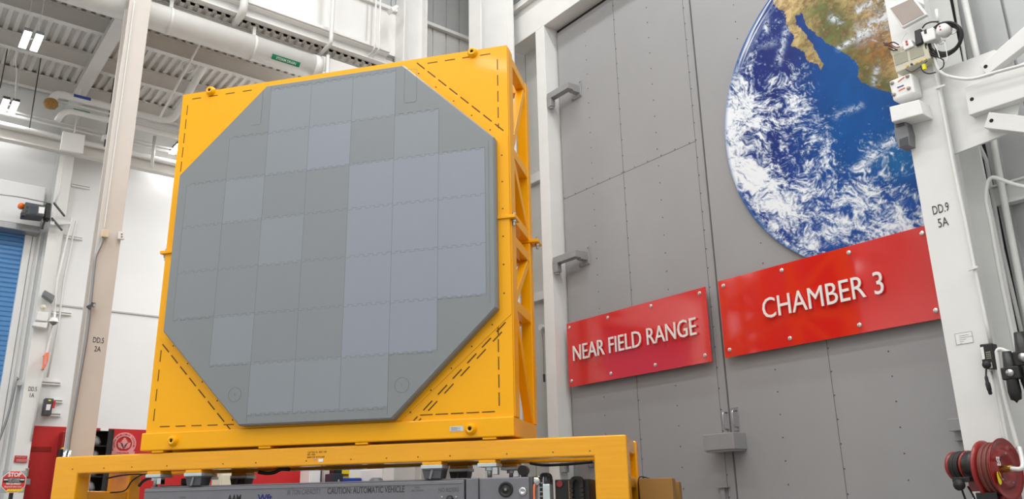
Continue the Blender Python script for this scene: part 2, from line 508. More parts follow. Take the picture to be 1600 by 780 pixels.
rectX(MB(), [(1142, 637), (1155, 673)], DX - 0.012, 0.0115).build('backing_plate', 'steel', t, bevel=0.002)
t = thing('door_stop', 'short grey bolt handle low on the left door leaf below the lock box', 'handle', (8.35, 6.8, 0.6))
q = HX(1126, 760, 8.34)
MB().box(8.34, DX, q.y - 0.09, q.y + 0.07, q.z - 0.02, q.z + 0.0).build('lever', 'hinge_grey', t, bevel=0.003)
MB().box(8.36, DX, q.y - 0.03, q.y + 0.03, q.z - 0.35, q.z).build('bolt_housing', 'hinge_grey', t, bevel=0.004)

# ============================================================ SIGNS
SX = 8.3
def wall_sign(name, label, y0, y1, z0, z1, bolts, text, tx0, tx1, tz0, tz1):
    t = thing(name, label, 'sign', (SX, (y0 + y1) / 2, z0))
    MB().box(SX, SX + 0.012, y0, y1, z0, z1).build('panel', 'sign_red', t, bevel=0.002)
    for (y, z) in bolts:
        b = MB().lathe((SX + 0.014, y, z), (-1, 0, 0), [(0.0, 0.0), (0.026, 0.0), (0.026, 0.022), (0.022, 0.026), (0.0, 0.026)], 18).build('standoff', 'standoff', t, smooth=True)
        MB().cyl((SX + 0.012, y, z), (1, 0, 0), 0.012, DX - SX - 0.012, 10).build('post', 'steel', b)
    for P, F in text_into(None, text, Vector((SX - 0.022, tx0, tz0)), EY, (0, 0, 1), width=tx0 - tx1, height=tz1 - tz0, ext=0.014, bold=0.0):
        m_ = MB(); m_.raw(P, F); m_.build('letter', 'letter_steel', t)
    return t
top = 3.083; bot = 2.275
wall_sign('door_sign', 'smaller red glossy sign reading NEAR FIELD RANGE on the left door leaf', 6.548, 9.23, 2.186, 3.152,
          [(y, z) for y in (9.162, 8.331, 7.487, 6.644) for z in (top, bot)], 'NEAR FIELD RANGE', 9.075, 6.725, 2.555, 2.785)
wall_sign('door_sign', 'large red glossy sign reading CHAMBER 3 below the Earth picture', 3.66, 6.343, 2.199, 3.174,
          [(y, z) for y in (6.26, 5.407, 4.547, 3.73) for z in (3.10, 2.288)], 'CHAMBER 3', 5.71, 4.205, 2.565, 2.81)

# ============================================================ EARTH PICTURE
def vnoise(x, y, seed):
    rs = np.random.RandomState(seed); T = rs.rand(256, 256)
    xi = np.floor(x).astype(int); yi = np.floor(y).astype(int); fx = x - xi; fy = y - yi
    fx = fx * fx * (3 - 2 * fx); fy = fy * fy * (3 - 2 * fy)
    a = T[xi % 256, yi % 256]; b = T[(xi + 1) % 256, yi % 256]; c = T[xi % 256, (yi + 1) % 256]; d = T[(xi + 1) % 256, (yi + 1) % 256]
    return (a * (1 - fx) + b * fx) * (1 - fy) + (c * (1 - fx) + d * fx) * fy
def fbm(x, y, seed, octs=5, gain=0.55):
    s = 0; a = 1; t = 0
    for o in range(octs):
        s = s + a * vnoise(x * 2 ** o + 17.3 * o, y * 2 ** o + 9.1 * o, seed + o); t += a; a *= gain
    return s / t
def sstep(a, b, x):
    t = np.clip((x - a) / (b - a), 0, 1); return t * t * (3 - 2 * t)
def inpoly(X, Y, poly):
    ins = np.zeros(X.shape, bool); n = len(poly)
    for i in range(n):
        x0, y0 = poly[i]; x1, y1 = poly[(i + 1) % n]
        if y0 == y1: continue
        c = ((y0 > Y) != (y1 > Y)) & (X < (x1 - x0) * (Y - y0) / (y1 - y0) + x0)
        ins ^= c
    return ins
def earth():
    cy, cz, RR_ = 3.933, 4.952, 2.115
    X0 = 8.355; na = 1300; nr = 230
    r = np.linspace(0.0, RR_, nr + 1)[1:]; a = np.linspace(0, 2 * np.pi, na, endpoint=False)
    rr_, aa = np.meshgrid(r, a, indexing='ij')
    Y = cy + rr_ * np.cos(aa); Z = cz + rr_ * np.sin(aa)
    # picture coordinates of each point of the print (only to lay out the map on the disc)
    d = np.stack([np.full(Y.shape, X0), Y, Z - CAMZ], -1)
    zc = d @ np.array(FW); U = 800 + FPX * (d @ np.array(RR)) / zc; V = 390 - FPX * (d @ np.array(UU)) / zc
    ocean = np.zeros(Y.shape + (3,))
    def L(c): return np.array(lin(c)[:3])
    t = sstep(0, 1, np.clip((U - 1200) / 120, 0, 1))[..., None]
    ocean = L((22, 40, 112)) * (1 - t) + L((4, 76, 144)) * t
    k = np.exp(-((U - 1225) ** 2 / 30 ** 2 + (V - 95) ** 2 / 40 ** 2))[..., None]
    ocean = ocean * (1 - k * .6) + L((34, 38, 104)) * k * .6
    k = sstep(200, 330, V)[..., None]; ocean = ocean * (1 - k * .6) + L((34, 66, 142)) * k * .6
    k = np.exp(-((U - 1400) ** 2 / 40 ** 2 + (V - 250) ** 2 / 30 ** 2))[..., None]; ocean = ocean * (1 - k * .7) + L((20, 100, 150)) * k * .7
    ocean = ocean * (0.8 + 0.4 * fbm(Y * 9, Z * 9, 5)[..., None])
    # land
    poly = [(1208, -60), (1208, 0), (1212, 13), (1225, 17), (1228, 30), (1233, 48), (1243, 55), (1237, 70), (1247, 75), (1258, 83), (1262, 97), (1277, 100), (1283, 110), (1289, 100), (1278, 88), (1272, 74), (1262, 58), (1251, 46), (1244, 38), (1242, 23), (1254, 21), (1260, 40), (1270, 50), (1282, 58), (1290, 67), (1307, 75), (1320, 83), (1333, 93), (1342, 103), (1339, 120), (1347, 130), (1363, 137), (1380, 142), (1400, 147), (1470, 156), (1600, 150), (1700, -300), (1208, -300)]
    jx = (fbm(Y * 14, Z * 14, 31, 5, .7) - .5) * 9; jy = (fbm(Y * 14, Z * 14, 41, 5, .7) - .5) * 9
    land = inpoly(U + jx, V + jy, poly)
    n1 = fbm(Y * 11, Z * 11, 61, 5, .6); n2 = fbm(Y * 5 + 3, Z * 5, 71, 4); n3 = fbm(Y * 30, Z * 30, 81, 4, .7)
    tan = L((206, 180, 124)); grn = L((96, 112, 62)); org = L((178, 118, 58)); brn = L((120, 92, 58))
    g = np.clip(np.exp(-((U - 1300) ** 2 / 30 ** 2 + (V - 40) ** 2 / 38 ** 2)) + np.exp(-((U - 1342) ** 2 / 30 ** 2 + (V - 105) ** 2 / 40 ** 2)) + .9 * np.exp(-((U - 1375) ** 2 / 40 ** 2 + (V - 138) ** 2 / 18 ** 2)) + .3 * sstep(.5, .7, n2), 0, 1)
    g = np.clip(g * sstep(.15, .5, n1) * 1.5, 0, 1)[..., None]
    og = (np.exp(-((U - 1372) ** 2 / 34 ** 2 + (V - 72) ** 2 / 38 ** 2)) * sstep(.3, .5, n1))[..., None]
    g = g * .95; lc = tan * (1 - g) + grn * g; lc = lc * (1 - og * .8) + org * og * .8
    n4 = fbm(Y * 16 + n1 * 3, Z * 16, 91, 6, .8); b = (sstep(.40, .64, n4) * .7)[..., None]; lc = lc * (1 - b) + brn * b
    lc = lc * (0.42 + 0.85 * n1[..., None])
    col = np.where(land[..., None], lc, ocean)
    # clouds
    gx = np.arange(1130, 1451, 40.); gy = np.arange(0, 401, 40.)
    D = np.array([[.9, .75, .30, .0, 0, .05, .20, .38, .3], [.9, .60, .18, .05, 0, .25, .36, .30, .3], [.9, .50, .12, .08, 0, .22, .20, .12, .2],
                  [.85, .55, .46, .40, .04, .03, .10, .34, .4], [.95, .80, .55, .66, .22, .03, .08, .26, .3], [1, .78, .52, .48, .34, .14, .20, .28, .2],
                  [1, .74, .52, .48, .56, .24, .42, .40, .3], [.75, 1.08, .84, .52, .46, .44, .62, .30, .5], [.4, .66, 1.12, .90, .62, .74, .60, .56, .62],
                  [.3, .44, .60, .58, .60, .58, .64, .86, .92], [.2, .35, .5, .58, .52, .40, .42, .42, .4]])
    uu = np.clip((U - 1130) / 40, 0, 7.999); vv = np.clip(V / 40, 0, 9.999); ui = uu.astype(int); vi = vv.astype(int); fu = uu - ui; fv = vv - vi
    den = (D[vi, ui] * (1 - fu) + D[vi, ui + 1] * fu) * (1 - fv) + (D[vi + 1, ui] * (1 - fu) + D[vi + 1, ui + 1] * fu) * fv
    # swirling cloud texture: rotate and warp the lookup, coarse masses first, wisps last
    wx = fbm(Y * 2.2, Z * 2.2, 101, 4) - .5; wy = fbm(Y * 2.2 + 5, Z * 2.2, 111, 4) - .5
    P_ = Y + wx * .35; Q_ = Z + wy * .35
    wx2 = fbm(P_ * 7, Q_ * 7, 103, 4) - .5; wy2 = fbm(P_ * 7 + 5, Q_ * 7, 113, 4) - .5
    P2 = P_ + wx2 * .07; Q2 = Q_ + wy2 * .07
    s0 = fbm(P_ * 3.2, Q_ * 3.2, 121, 4, .5)
    pa = P2 * .8 + Q2 * .6; qa = Q2 * .8 - P2 * .6
    s1 = fbm(pa * 8, qa * 17, 131, 6, .66)
    s2 = fbm(pa * 34, qa * 52, 141, 3, .7)
    rid = 1 - np.clip(np.abs(fbm(pa * 9 + 3, qa * 20, 151, 4, .6) - .5) * 7, 0, 1)
    f = .5 + (.20 * (s0 - .5) + .46 * (s1 - .5) + .30 * (s2 - .5) + .07 * (rid - .45)) * 2.5
    thr = 1.13 - .98 * den
    c = sstep(thr - .26, thr + .34, f)
    c = c * sstep(0.02, .2, den)
    # thin lone streaks
    def streak(x0, y0, x1, y1, wd, s):
        dx, dy = x1 - x0, y1 - y0; ln = math.hypot(dx, dy)
        tt = np.clip(((U - x0) * dx + (V - y0) * dy) / ln ** 2, 0, 1); dd = np.hypot(U - x0 - tt * dx, V - y0 - tt * dy)
        return np.exp(-(dd / wd) ** 2) * s * sstep(.36, .60, .5 * s1 + .5 * s2)
    c = np.maximum(c, streak(1197, 10, 1196, 52, 5, .9)); c = np.maximum(c, streak(1229, 45, 1216, 98, 5, .8))
    c = np.maximum(c, streak(1310, 76, 1345, 55, 4, 1.0)); c = np.maximum(c, streak(1345, 55, 1395, 15, 12, .95)); c = np.maximum(c, streak(1340, 18, 1372, -4, 5, .9))
    c = np.maximum(c, streak(1300, 28, 1312, 33, 6, .9)); c = np.maximum(c, streak(1305, 182, 1345, 165, 5, .6)); c = np.maximum(c, streak(1170, 78, 1225, 62, 6, .35))
    c = np.maximum(c, streak(1350, 255, 1400, 215, 8, .95)); c = np.maximum(c, streak(1365, 130, 1370, 108, 5, .7))
    # limb
    e = rr_ / RR_
    lim = sstep(.90, .97, e) * sstep(150, 60, V)
    st = fbm(e * 120, aa * 3.0, 141, 3)
    c = np.clip(np.maximum(c * (1 - lim), lim * sstep(.35, .65, st)), 0, 1)[..., None]
    wht = L((232, 236, 240)); cld = L((150, 182, 218)) * (1 - c ** .7) + wht * c ** .7
    col = col * (1 - c) + cld * c
    rim = sstep(.975, 1.0, e)[..., None]; col = col * (1 - rim * .6) + L((70, 120, 180)) * rim * .6
    nv = nr * na + 1 + na
    co = np.zeros((nv, 3)); co[:nr * na, 0] = 0; co[:nr * na, 1] = (Y - cy).ravel(); co[:nr * na, 2] = (Z - cz + RR_).ravel()
    co[nr * na] = (0, 0, RR_)
    co[nr * na + 1:, 0] = 0.03; co[nr * na + 1:, 1] = (Y[-1] - cy); co[nr * na + 1:, 2] = (Z[-1] - cz + RR_)
    co[:, 1] = np.maximum(co[:, 1], 3.47 - cy); co[:, 2] = np.maximum(co[:, 2], 3.165 - cz + RR_)
    cc = np.ones((nv, 4)); cc[:nr * na, :3] = col.reshape(-1, 3); cc[nr * na, :3] = col[0, 0]; cc[nr * na + 1:, :3] = L((40, 60, 110))
    i, j = np.meshgrid(np.arange(nr - 1), np.arange(na), indexing='ij'); j2 = (j + 1) % na
    quads = np.stack([i * na + j, i * na + j2, (i + 1) * na + j2, (i + 1) * na + j], -1).reshape(-1, 4)
    jj = np.arange(na); j2 = (jj + 1) % na; b = (nr - 1) * na
    rimq = np.stack([b + jj, b + j2, nr * na + 1 + j2, nr * na + 1 + jj], -1)
    quads = np.concatenate([quads, rimq]); tris = np.stack([np.full(na, nr * na), j2, jj], -1)
    me = bpy.data.meshes.new('earth_picture')
    me.vertices.add(nv); me.vertices.foreach_set('co', co.ravel())
    loops = np.concatenate([quads.ravel(), tris.ravel()]); me.loops.add(len(loops)); me.loops.foreach_set('vertex_index', loops)
    nq = len(quads); nt_ = len(tris); me.polygons.add(nq + nt_)
    me.polygons.foreach_set('loop_start', np.concatenate([np.arange(nq) * 4, nq * 4 + np.arange(nt_) * 3]))
    at = me.attributes.new('Col', 'FLOAT_COLOR', 'POINT'); at.data.foreach_set('color', cc.ravel())
    me.update(); me.validate()
    m = bpy.data.materials.new('earth_print'); m.use_nodes = True; nt = m.node_tree; bs = nt.nodes['Principled BSDF']
    an = nt.nodes.new('ShaderNodeAttribute'); an.attribute_name = 'Col'; nt.links.new(an.outputs['Color'], bs.inputs['Base Color']); bs.inputs['Roughness'].default_value = 0.5; bs.inputs['Specular IOR Level'].default_value = 0.2
    me.materials.append(m)
    o = bpy.data.objects.new('earth_picture', me); COL.objects.link(o); o.location = (X0, cy, cz - RR_)
    o['label'] = 'round blue and white picture of the Earth on the right door leaf'; o['category'] = 'picture'
    return o
earth()

# ============================================================ RADAR PANEL ON ITS YELLOW FRAME
def F(): return MB(AF)
ant = thing('radar_panel', 'octagonal grey radar panel in a tall yellow steel frame standing on the yellow stand', 'radar panel', AF(-4.04, 0.5, 1.147), AA)
UL, UR_, ZB, ZT = -6.09, -1.965, 1.147, 5.412
def octo(g, inset=0.0):
    base = [(-4.865, 5.28), (-3.155, 5.28), (-2.105, 4.25), (-2.105, 2.400), (-3.19, 1.352), (-4.885, 1.36), (-5.915, 2.425), (-5.92, 4.275)]
    cx, cz = -4.03, 3.33
    out = []
    n = len(base)
    for i in range(n):
        p0, p1, p2 = Vector(base[i - 1]), Vector(base[i]), Vector(base[(i + 1) % n])
        d1 = (p1 - p0).normalized(); d2 = (p2 - p1).normalized()
        n1 = Vector((d1.y, -d1.x)); n2 = Vector((d2.y, -d2.x)); b_ = (n1 + n2); b_ = b_ / b_.dot(n1)
        out.append(p1 + b_ * g)
    return [(p.x, p.y) for p in out]
def uprism(mb, pts, d0, d1):
    mb.prism([AF(u, d0, z) for u, z in pts], AW * (d1 - d0))
def dashes(mb, a, b, n, ln, wd, d, th=0.003, skip=0.0):
    a = Vector(a); b = Vector(b); D = (b - a); L_ = D.length; D.normalize(); N = Vector((-D.y, D.x))
    for i in range(n):
        c = a + D * (L_ * (i + 0.5) / n); s, e = c - D * ln / 2, c + D * ln / 2
        P = [s - N * wd / 2, e - N * wd / 2, e + N * wd / 2, s + N * wd / 2]
        uprism(mb, [(p.x, p.y) for p in P], d - th, d + 0.002)
# front skin plate
m_ = F(); m_.box(UL + 0.01, UR_ - 0.01, 0.0, 0.025, 1.335, ZT - 0.004)
m_.m = 1
dashes(m_, (-6.0, 5.33), (-5.08, 5.33), 4, 0.12, 0.009, 0.0); dashes(m_, (-6.0, 5.28), (-6.0, 4.35), 5, 0.13, 0.009, 0.0)
dashes(m_, (-2.95, 5.33), (-2.12, 5.33), 4, 0.12, 0.009, 0.0); dashes(m_, (-2.085, 5.28), (-2.085, 4.30), 5, 0.13, 0.01, 0.0)
dashes(m_, (-6.0, 2.28), (-6.0, 1.42), 4, 0.13, 0.01, 0.0); dashes(m_, (-5.95, 1.40), (-4.98, 1.385), 5, 0.12, 0.01, 0.0)
dashes(m_, (-2.12, 2.3), (-2.12, 1.42), 5, 0.13, 0.011, 0.0); dashes(m_, (-2.95, 1.39), (-2.15, 1.39), 5, 0.13, 0.01, 0.0)
dashes(m_, (-2.03, 4.2), (-2.03, 2.5), 7, 0.14, 0.01, 0.0); dashes(m_, (-4.75, 1.368), (-3.3, 1.368), 8, 0.14, 0.010, 0.0)
og = octo(0.0)
# slots beside the flange
def off_edge(i, g, t0, t1):
    o_ = octo(-g); a = Vector(o_[i]); b = Vector(o_[(i + 1) % 8]); return tuple(a + (b - a) * t0), tuple(a + (b - a) * t1)
if True:
    # find orientation: octo(g) grows inward for positive g
    pass
dashes(m_, *off_edge(7, -0.0, 0, 1), 1, 0.001, 0.001, 0.0)
G1 = 0.125
for (i, n, t0, t1) in ((1, 8, .04, .96), (3, 7, .04, .96), (5, 8, .04, .96)):
    a, b = off_edge(i, G1 + 0.014, t0, t1); dashes(m_, a, b, n, 0.13, 0.013, 0.0)
a, b = off_edge(7, 0.052, .06, .98); dashes(m_, a, b, 8, 0.12, 0.010, 0.0)
a, b = off_edge(3, G1 + 0.055, .1, .95); dashes(m_, a, b, 6, 0.13, 0.012, 0.0)
m_.build('front_plate', ['yellow_paint', 'slot_dark'], ant)
# mounting flange around the array, with bolts
def clip(pts):
    return [(min(max(u, UL + 0.012), UR_ - 0.012), min(max(z, 1.338), ZT - 0.01)) for u, z in pts]
m_ = F(); fo = clip(octo(-G1)); fo[7] = clip(octo(-0.04))[7]; fo[0] = clip(octo(-0.04))[0]
uprism(m_, fo, -0.008, 0.001)
m_.m = 1
for i in range(8):
    a, b = off_edge(i, 0.055, 0.02, 0.98); a = Vector(a); b = Vector(b); n = max(3, int((b - a).length / 0.27))
    for k in range(n):
        p = a + (b - a) * ((k + .5) / n); m_.lathe(AF(p.x, -0.0078, p.y), -AW, [(0.0, 0.004), (0.009, 0.004), (0.009, 0.0)], 6)
m_.build('mounting_flange', ['yellow_paint', 'bolt_dark'], ant, bevel=0.003)
# array face
FD = -0.125
m_ = F()
p_out = octo(-0.004); p_in = octo(0.012)
n = 8
vs = [AF(u, 0.0, z) for u, z in p_out] + [AF(u, FD + 0.02, z) for u, z in p_out] + [AF(u, FD, z) for u, z in p_in]
fs = []
for i in range(n):
    j = (i + 1) % n
    fs += [(i, j, j + n, i + n), (i + n, j + n, j + 2 * n, i + 2 * n)]
fs.append(tuple(range(2 * n, 3 * n))); m_.raw(vs, fs)
rows = [5.215, 4.665, 4.138, 3.614, 3.074, 2.538, 1.999, 1.463]
cols = [-5.80, -5.290, -4.795, -4.275, -3.757, -3.236, -2.721, -2.205]
span = {0: (2, 5), 1: (1, 6), 2: (0, 7), 3: (0, 7), 4: (0, 7), 5: (1, 6), 6: (2, 5)}
blue = {(1, 3), (2, 4), (2, 5), (2, 6), (3, 4), (3, 5), (3, 6), (4, 4), (4, 5), (4, 6), (5, 4), (5, 5)}
midt = {(0, 2), (0, 3), (0, 4), (1, 2), (1, 5), (2, 1), (5, 1), (6, 2), (6, 3), (6, 4), (3, 2)}
TD = FD - 0.0008
for r_, (c0, c1) in span.items():
    for c_ in range(c0, c1):
        m_.m = 3 if (r_, c_) in blue else (2 if (r_, c_) in midt else 1)
        uprism(m_, [(cols[c_], rows[r_ + 1]), (cols[c_ + 1], rows[r_ + 1]), (cols[c_ + 1], rows[r_]), (cols[c_], rows[r_])], TD, FD + 0.001)
m_.m = 4
SW = 0.0032
def seamv(u, z0, z1): uprism(m_, [(u - SW / 2, z0), (u + SW / 2, z0), (u + SW / 2, z1), (u - SW / 2, z1)], TD - 0.0006, TD + 0.0008)
def seamh(z, u0, u1): uprism(m_, [(u0, z - SW / 2), (u1, z - SW / 2), (u1, z + SW / 2), (u0, z + SW / 2)], TD - 0.0006, TD + 0.0008)
for ci, u in enumerate(cols):
    rs_ = [r_ for r_, (c0, c1) in span.items() if c0 <= ci <= c1]
    z1_ = rows[min(rs_)]; z0_ = rows[max(rs_) + 1]
    seamv(u, z0_, z1_)
    if ci in (2, 5): seamv(u, z1_, 5.26); seamv(u, 1.39, z0_)
for ri in range(8):
    cs = [span[r_] for r_ in (ri - 1, ri) if r_ in span]
    c0 = min(c[0] for c in cs); c1 = max(c[1] for c in cs)
    for c_ in range(c0, c1):
        u = cols[c_]; wd = cols[c_ + 1] - u; nseg = 10
        for k in range(nseg):
            zz = rows[ri] + (0.012 if k % 2 else -0.012) * (0.9) + 0.0
            ua, ub = u + wd * k / nseg, u + wd * (k + 1) / nseg
            seamh(zz, ua, ub)
            if k: seamv(ua, rows[ri] - 0.011, rows[ri] + 0.011)
def outline(pts):
    for i in range(len(pts)):
        a = Vector(pts[i]); b = Vector(pts[(i + 1) % len(pts)]); D = (b - a).normalized(); N = Vector((-D.y, D.x)) * SW / 2
        uprism(m_, [tuple(p) for p in (a - N, b - N, b + N, a + N)], TD - 0.0006, TD + 0.0008)
for (cu_, cz_) in ((-4.955, 1.68), (-3.088, 1.68)):
    outline([(cu_ + 0.075 * math.cos(2 * math.pi * k / 24), cz_ + 0.075 * math.sin(2 * math.pi * k / 24)) for k in range(24)])
    seamv(cu_, cz_ - 0.015, cz_ + 0.015)
outline([(-3.12, 4.80), (-3.13, 4.82), (-3.13, 5.22), (-2.985, 5.20), (-2.985, 4.82), (-3.0, 4.795)])
seamv(-4.90, 4.80, 5.22); seamh(4.79, -5.02, -4.905)
seamv(-2.165, 2.45, 4.22)
m_.build('array_face', ['tile_base', 'tile_grey', 'tile_mid', 'tile_blue', 'tile_seam'], ant)
# lower slab
F().box(UL - 0.02, UR_ - 0.005, -0.03, 0.97, ZB, 1.335).build('base_beam', 'yellow_paint', ant, bevel=0.012)
m_ = F(); m_.m = 0
# space frame: front and rear posts
def post(u0, u1, d0, d1, z0, z1, nm='post'): F().box(u0, u1, d0, d1, z0, z1).build(nm, 'yellow_paint', ant, bevel=0.008)
for u0, u1 in ((UR_ - 0.12, UR_), (UL, UL + 0.12)):
    post(u0, u1, 0.026, 0.21, 1.336, 3.36); post(u0, u1, 0.026, 0.21, 3.40, ZT - 0.01)
    post(u0, u1, 0.86, 1.0, 1.336, 3.36); post(u0, u1, 0.86, 1.0, 3.40, ZT - 0.03)
    um = (u0 + u1) / 2
    for z in (5.32, 4.20, 3.44, 3.18, 2.48):
        F().box(u0 + 0.01, u1 - 0.01, 0.21, 0.86, z - 0.05, z + 0.06).build('cross_tube', 'yellow_paint', ant, bevel=0.006)
    for (za_, d_a, zb2, d_b) in ((5.27, .84, 4.27, .22), (4.14, .22, 3.52, .84), (3.12, .84, 2.55, .22), (2.42, .22, 1.38, .86)):
        m_ = MB(); m_.bar(AF(um, d_a, za_), AF(um, d_b, zb2), 0.09, 0.09, up=AU); m_.build('diagonal_brace', 'yellow_paint', ant, bevel=0.005)
for d0, d1 in ((0.86, 1.0),):
    for z in (5.32, 4.20, 3.44, 3.18, 2.48): F().box(UL + 0.12, UR_ - 0.12, d0, d1, z - 0.05, z + 0.05).build('rear_tube', 'yellow_paint', ant, bevel=0.006)
    for u in (-4.72, -3.34): F().box(u - 0.05, u + 0.05, d0 + 0.01, d1 - 0.01, 1.336, ZT - 0.1).build('rear_post', 'yellow_paint', ant, bevel=0.006)
F().box(UL + 0.12, UR_ - 0.12, 0.03, 0.2, 5.27, ZT - 0.01).build('top_tube', 'yellow_paint', ant, bevel=0.008)
F().box(-5.5, -2.6, 0.03, 0.5, 1.7, 4.9).build('array_housing', 'mid_grey', ant, bevel=0.01)
# lifting lugs
for (u, z, d) in ((-5.69, 5.395, -0.0), (-2.37, 5.372, -0.0), (-2.40, 1.23, -0.03), (-5.705, 1.24, -0.03)):
    m_ = MB(); m_.lathe(AF(u, d, z), -AW, [(0.06, 0), (0.058, 0.015), (0.046, 0.03), (0.044, 0.045), (0.02, 0.047), (0.019, 0.02)], 20); l_ = m_.build('lifting_lug', 'yellow_paint', ant, smooth=True)
    m_ = MB(); m_.lathe(AF(u, d, z), -AW, [(0.0, 0.036), (0.0195, 0.036), (0.0195, 0.03)], 16); m_.build('bore', 'black_hole', l_)
# splice brackets
for (u, d, sgn) in ((UR_, 0.05, 1), (UR_, 0.93, 1), (UL, 0.05, -1), (UL, 0.93, -1)):
    ext_ = 0.1 if d > .5 else 0.05
    ua, ub = (u - 0.14, u + ext_) if sgn > 0 else (u - ext_, u + 0.14)
    b_ = F().box(ua, ub, d - 0.08, d + 0.12, 3.362, 3.398).build('splice_plate', 'yellow_paint', ant, bevel=0.005)
    m_ = MB(); m_.cyl(AF(u + sgn * (ext_ - 0.03), d, 3.30), (0, 0, 1), 0.016, 0.14, 10); m_.cyl(AF(u + sgn * (ext_ - 0.03), d, 3.335), (0, 0, 1), 0.028, 0.025, 6); m_.build('splice_bolt', 'steel', b_)
F().box(UR_ - 0.16, UR_ + 0.002, -0.012, 0.0, 3.385, 3.40).build('split_line', 'slot_dark', ant)
ua, za_ = HA(703, 671, -0.03); ub, zb2 = HA(724, 664, -0.03)
pl = F().box(ua, ub, -0.034, -0.03, 1.213, 1.262).build('data_plate', 'bright_steel', ant)
m_ = F()
for k in range(4): m_.box(ua + 0.012, ub - 0.03 * (k % 2 + 1), -0.0345, -0.034, 1.222 + k * 0.009, 1.225 + k * 0.009)
m_.build('engraving', 'dark_text', pl)
# feet between frame and stand
for u in (-5.9, -4.63, -3.55, -2.22):
    F().box(u - 0.07, u + 0.07, -0.02, 0.15, 1.124, 1.147).build('foot_pad', 'yellow_paint', ant, bevel=0.006)
    F().box(u - 0.07, u + 0.07, 0.8, 0.95, 1.124, 1.147).build('foot_pad', 'yellow_paint', ant, bevel=0.006)

# ============================================================ YELLOW STAND
std = thing('support_stand', 'long yellow steel stand carrying the radar panel above the grey vehicle', 'stand', AF(-4.05, 0.5, 0), AA)
def sbox(nm, *a, b=0.018, m='yellow_gloss', p=None): return F().box(*a).build(nm, m, p or std, bevel=b, seg=3)
T0, T1 = -7.195, -0.905
for d0, d1, nm in ((-0.01, 0.2, 'front_frame'), (0.85, 1.05, 'rear_frame')):
    m_ = MB(); uprism(m_, [(T0, 0), (T0, 1.122), (T1, 1.122), (T1, 0), (T1 - .31, 0), (T1 - .31, .936), (T0 + .31, .936), (T0 + .31, 0)], d0, d1)
    m_.build(nm, 'yellow_gloss', std, bevel=0.016, seg=3)
for u0, u1 in ((T0, T0 + 0.31), (T1 - 0.31, T1)):
    sbox('end_beam', u0 + 0.02, u1 - 0.015, 0.2, 0.85, 0.985, 1.118)
    sbox('end_rail', u0 + 0.02, u1 - 0.015, 0.2, 0.85, 0.66, 0.76)
for u in (-5.9, -4.63, -3.55, -2.22): sbox('cross_beam', u - 0.08, u + 0.08, 0.2, 0.85, 0.97, 1.11, b=0.01)
pads = [(-5.93, .16), (-5.45, .19), (-2.81, .2), (-2.25, .17)]
for u, wd in pads:
    for d in (0.0, 0.86):
        p_ = sbox('saddle', u - wd / 2, u + wd / 2, d - 0.005, d + 0.19, 0.905, 0.936, b=0.006)
        F().box(u - wd / 2 - 0.01, u + wd / 2 + 0.01, d - 0.01, d + 0.2, 0.872, 0.905).build('wear_plate', 'bright_steel', p_, bevel=0.003)
# small screws along the beam
m_ = MB()
for u in (-6.95, -6.55, -6.2, -5.77, -5.1, -4.72, -4.15, -3.66, -3.28, -2.95, -2.62, -2.05, -1.6, -1.25):
    m_.lathe(AF(u, -0.01, 0.985), -AW, [(0.0, 0.003), (0.007, 0.003), (0.007, 0.0)], 6)
m_.build('screws', 'bolt_dark', std, kind='stuff')
# stencilled lines and a small sticker
def A_text(mb, s, px, px2, d, h, ext=0.001, bold=0.0):
    u0, z0 = HA(px[0], px[1], d); u1, _z = HA(px2[0], px2[1], d)
    text_into(mb, s, AF(u0, d, z0), AU, (0, 0, 1), width=u1 - u0, height=h, ext=ext, bold=bold)
m_ = MB()
A_text(m_, 'CAP NO. 01  REV: 100', (480.5, 708.5), (510, 706.5), -0.0105, 0.017, bold=0.01)
A_text(m_, 'MFG. YARD:', (480.5, 712.2), (493, 711.5), -0.0105, 0.017, bold=0.01)
A_text(m_, 'MARK FOR. AUTO-LINE', (480, 716.2), (507, 714.5), -0.0105, 0.017, bold=0.01)
m_.build('stencil', 'slot_dark', std)
u0, z0 = HA(497.5, 722, -0.011); u1, z1_ = HA(505, 717, -0.011)
F().box(u0, u1, -0.013, -0.010, z0, z1_ + 0.0).build('sticker', 'sign_white', std)
u0, z0 = HA(490, 719, -0.011); u1, z1_ = HA(495, 716.5, -0.011)
F().box(u0, u1, -0.013, -0.010, z0, z1_).build('sticker', 'seal_pink', std)
# cables under the stand
def tubeA(name, pts, r, m, parent=None, **k):
    mb = MB(); P = [AF(*p) for p in pts]
    Q = []
    for i in range(len(P) - 1):
        p0 = P[max(i - 1, 0)]; p1 = P[i]; p2 = P[i + 1]; p3 = P[min(i + 2, len(P) - 1)]
        for t in [j / 5 for j in range(5)]:
            Q.append(0.5 * ((2 * p1) + (-p0 + p2) * t + (2 * p0 - 5 * p1 + 4 * p2 - p3) * t * t + (-p0 + 3 * p1 - 3 * p2 + p3) * t ** 3))
    Q.append(P[-1]); mb.tube(Q, r, 8); return mb.build(name, m, parent, smooth=True, **k)
def smooth_path(P, n=5):
    P = [Vector(p) for p in P]; Q = []
    for i in range(len(P) - 1):
        p0 = P[max(i - 1, 0)]; p1 = P[i]; p2 = P[i + 1]; p3 = P[min(i + 2, len(P) - 1)]
        for t in [j / n for j in range(n)]:
            Q.append(0.5 * ((2 * p1) + (-p0 + p2) * t + (2 * p0 - 5 * p1 + 4 * p2 - p3) * t * t + (-p0 + 3 * p1 - 3 * p2 + p3) * t ** 3))
    Q.append(P[-1]); return Q
def PA(px, d): u, z = HA(px[0], px[1], d); return (u, d, z)
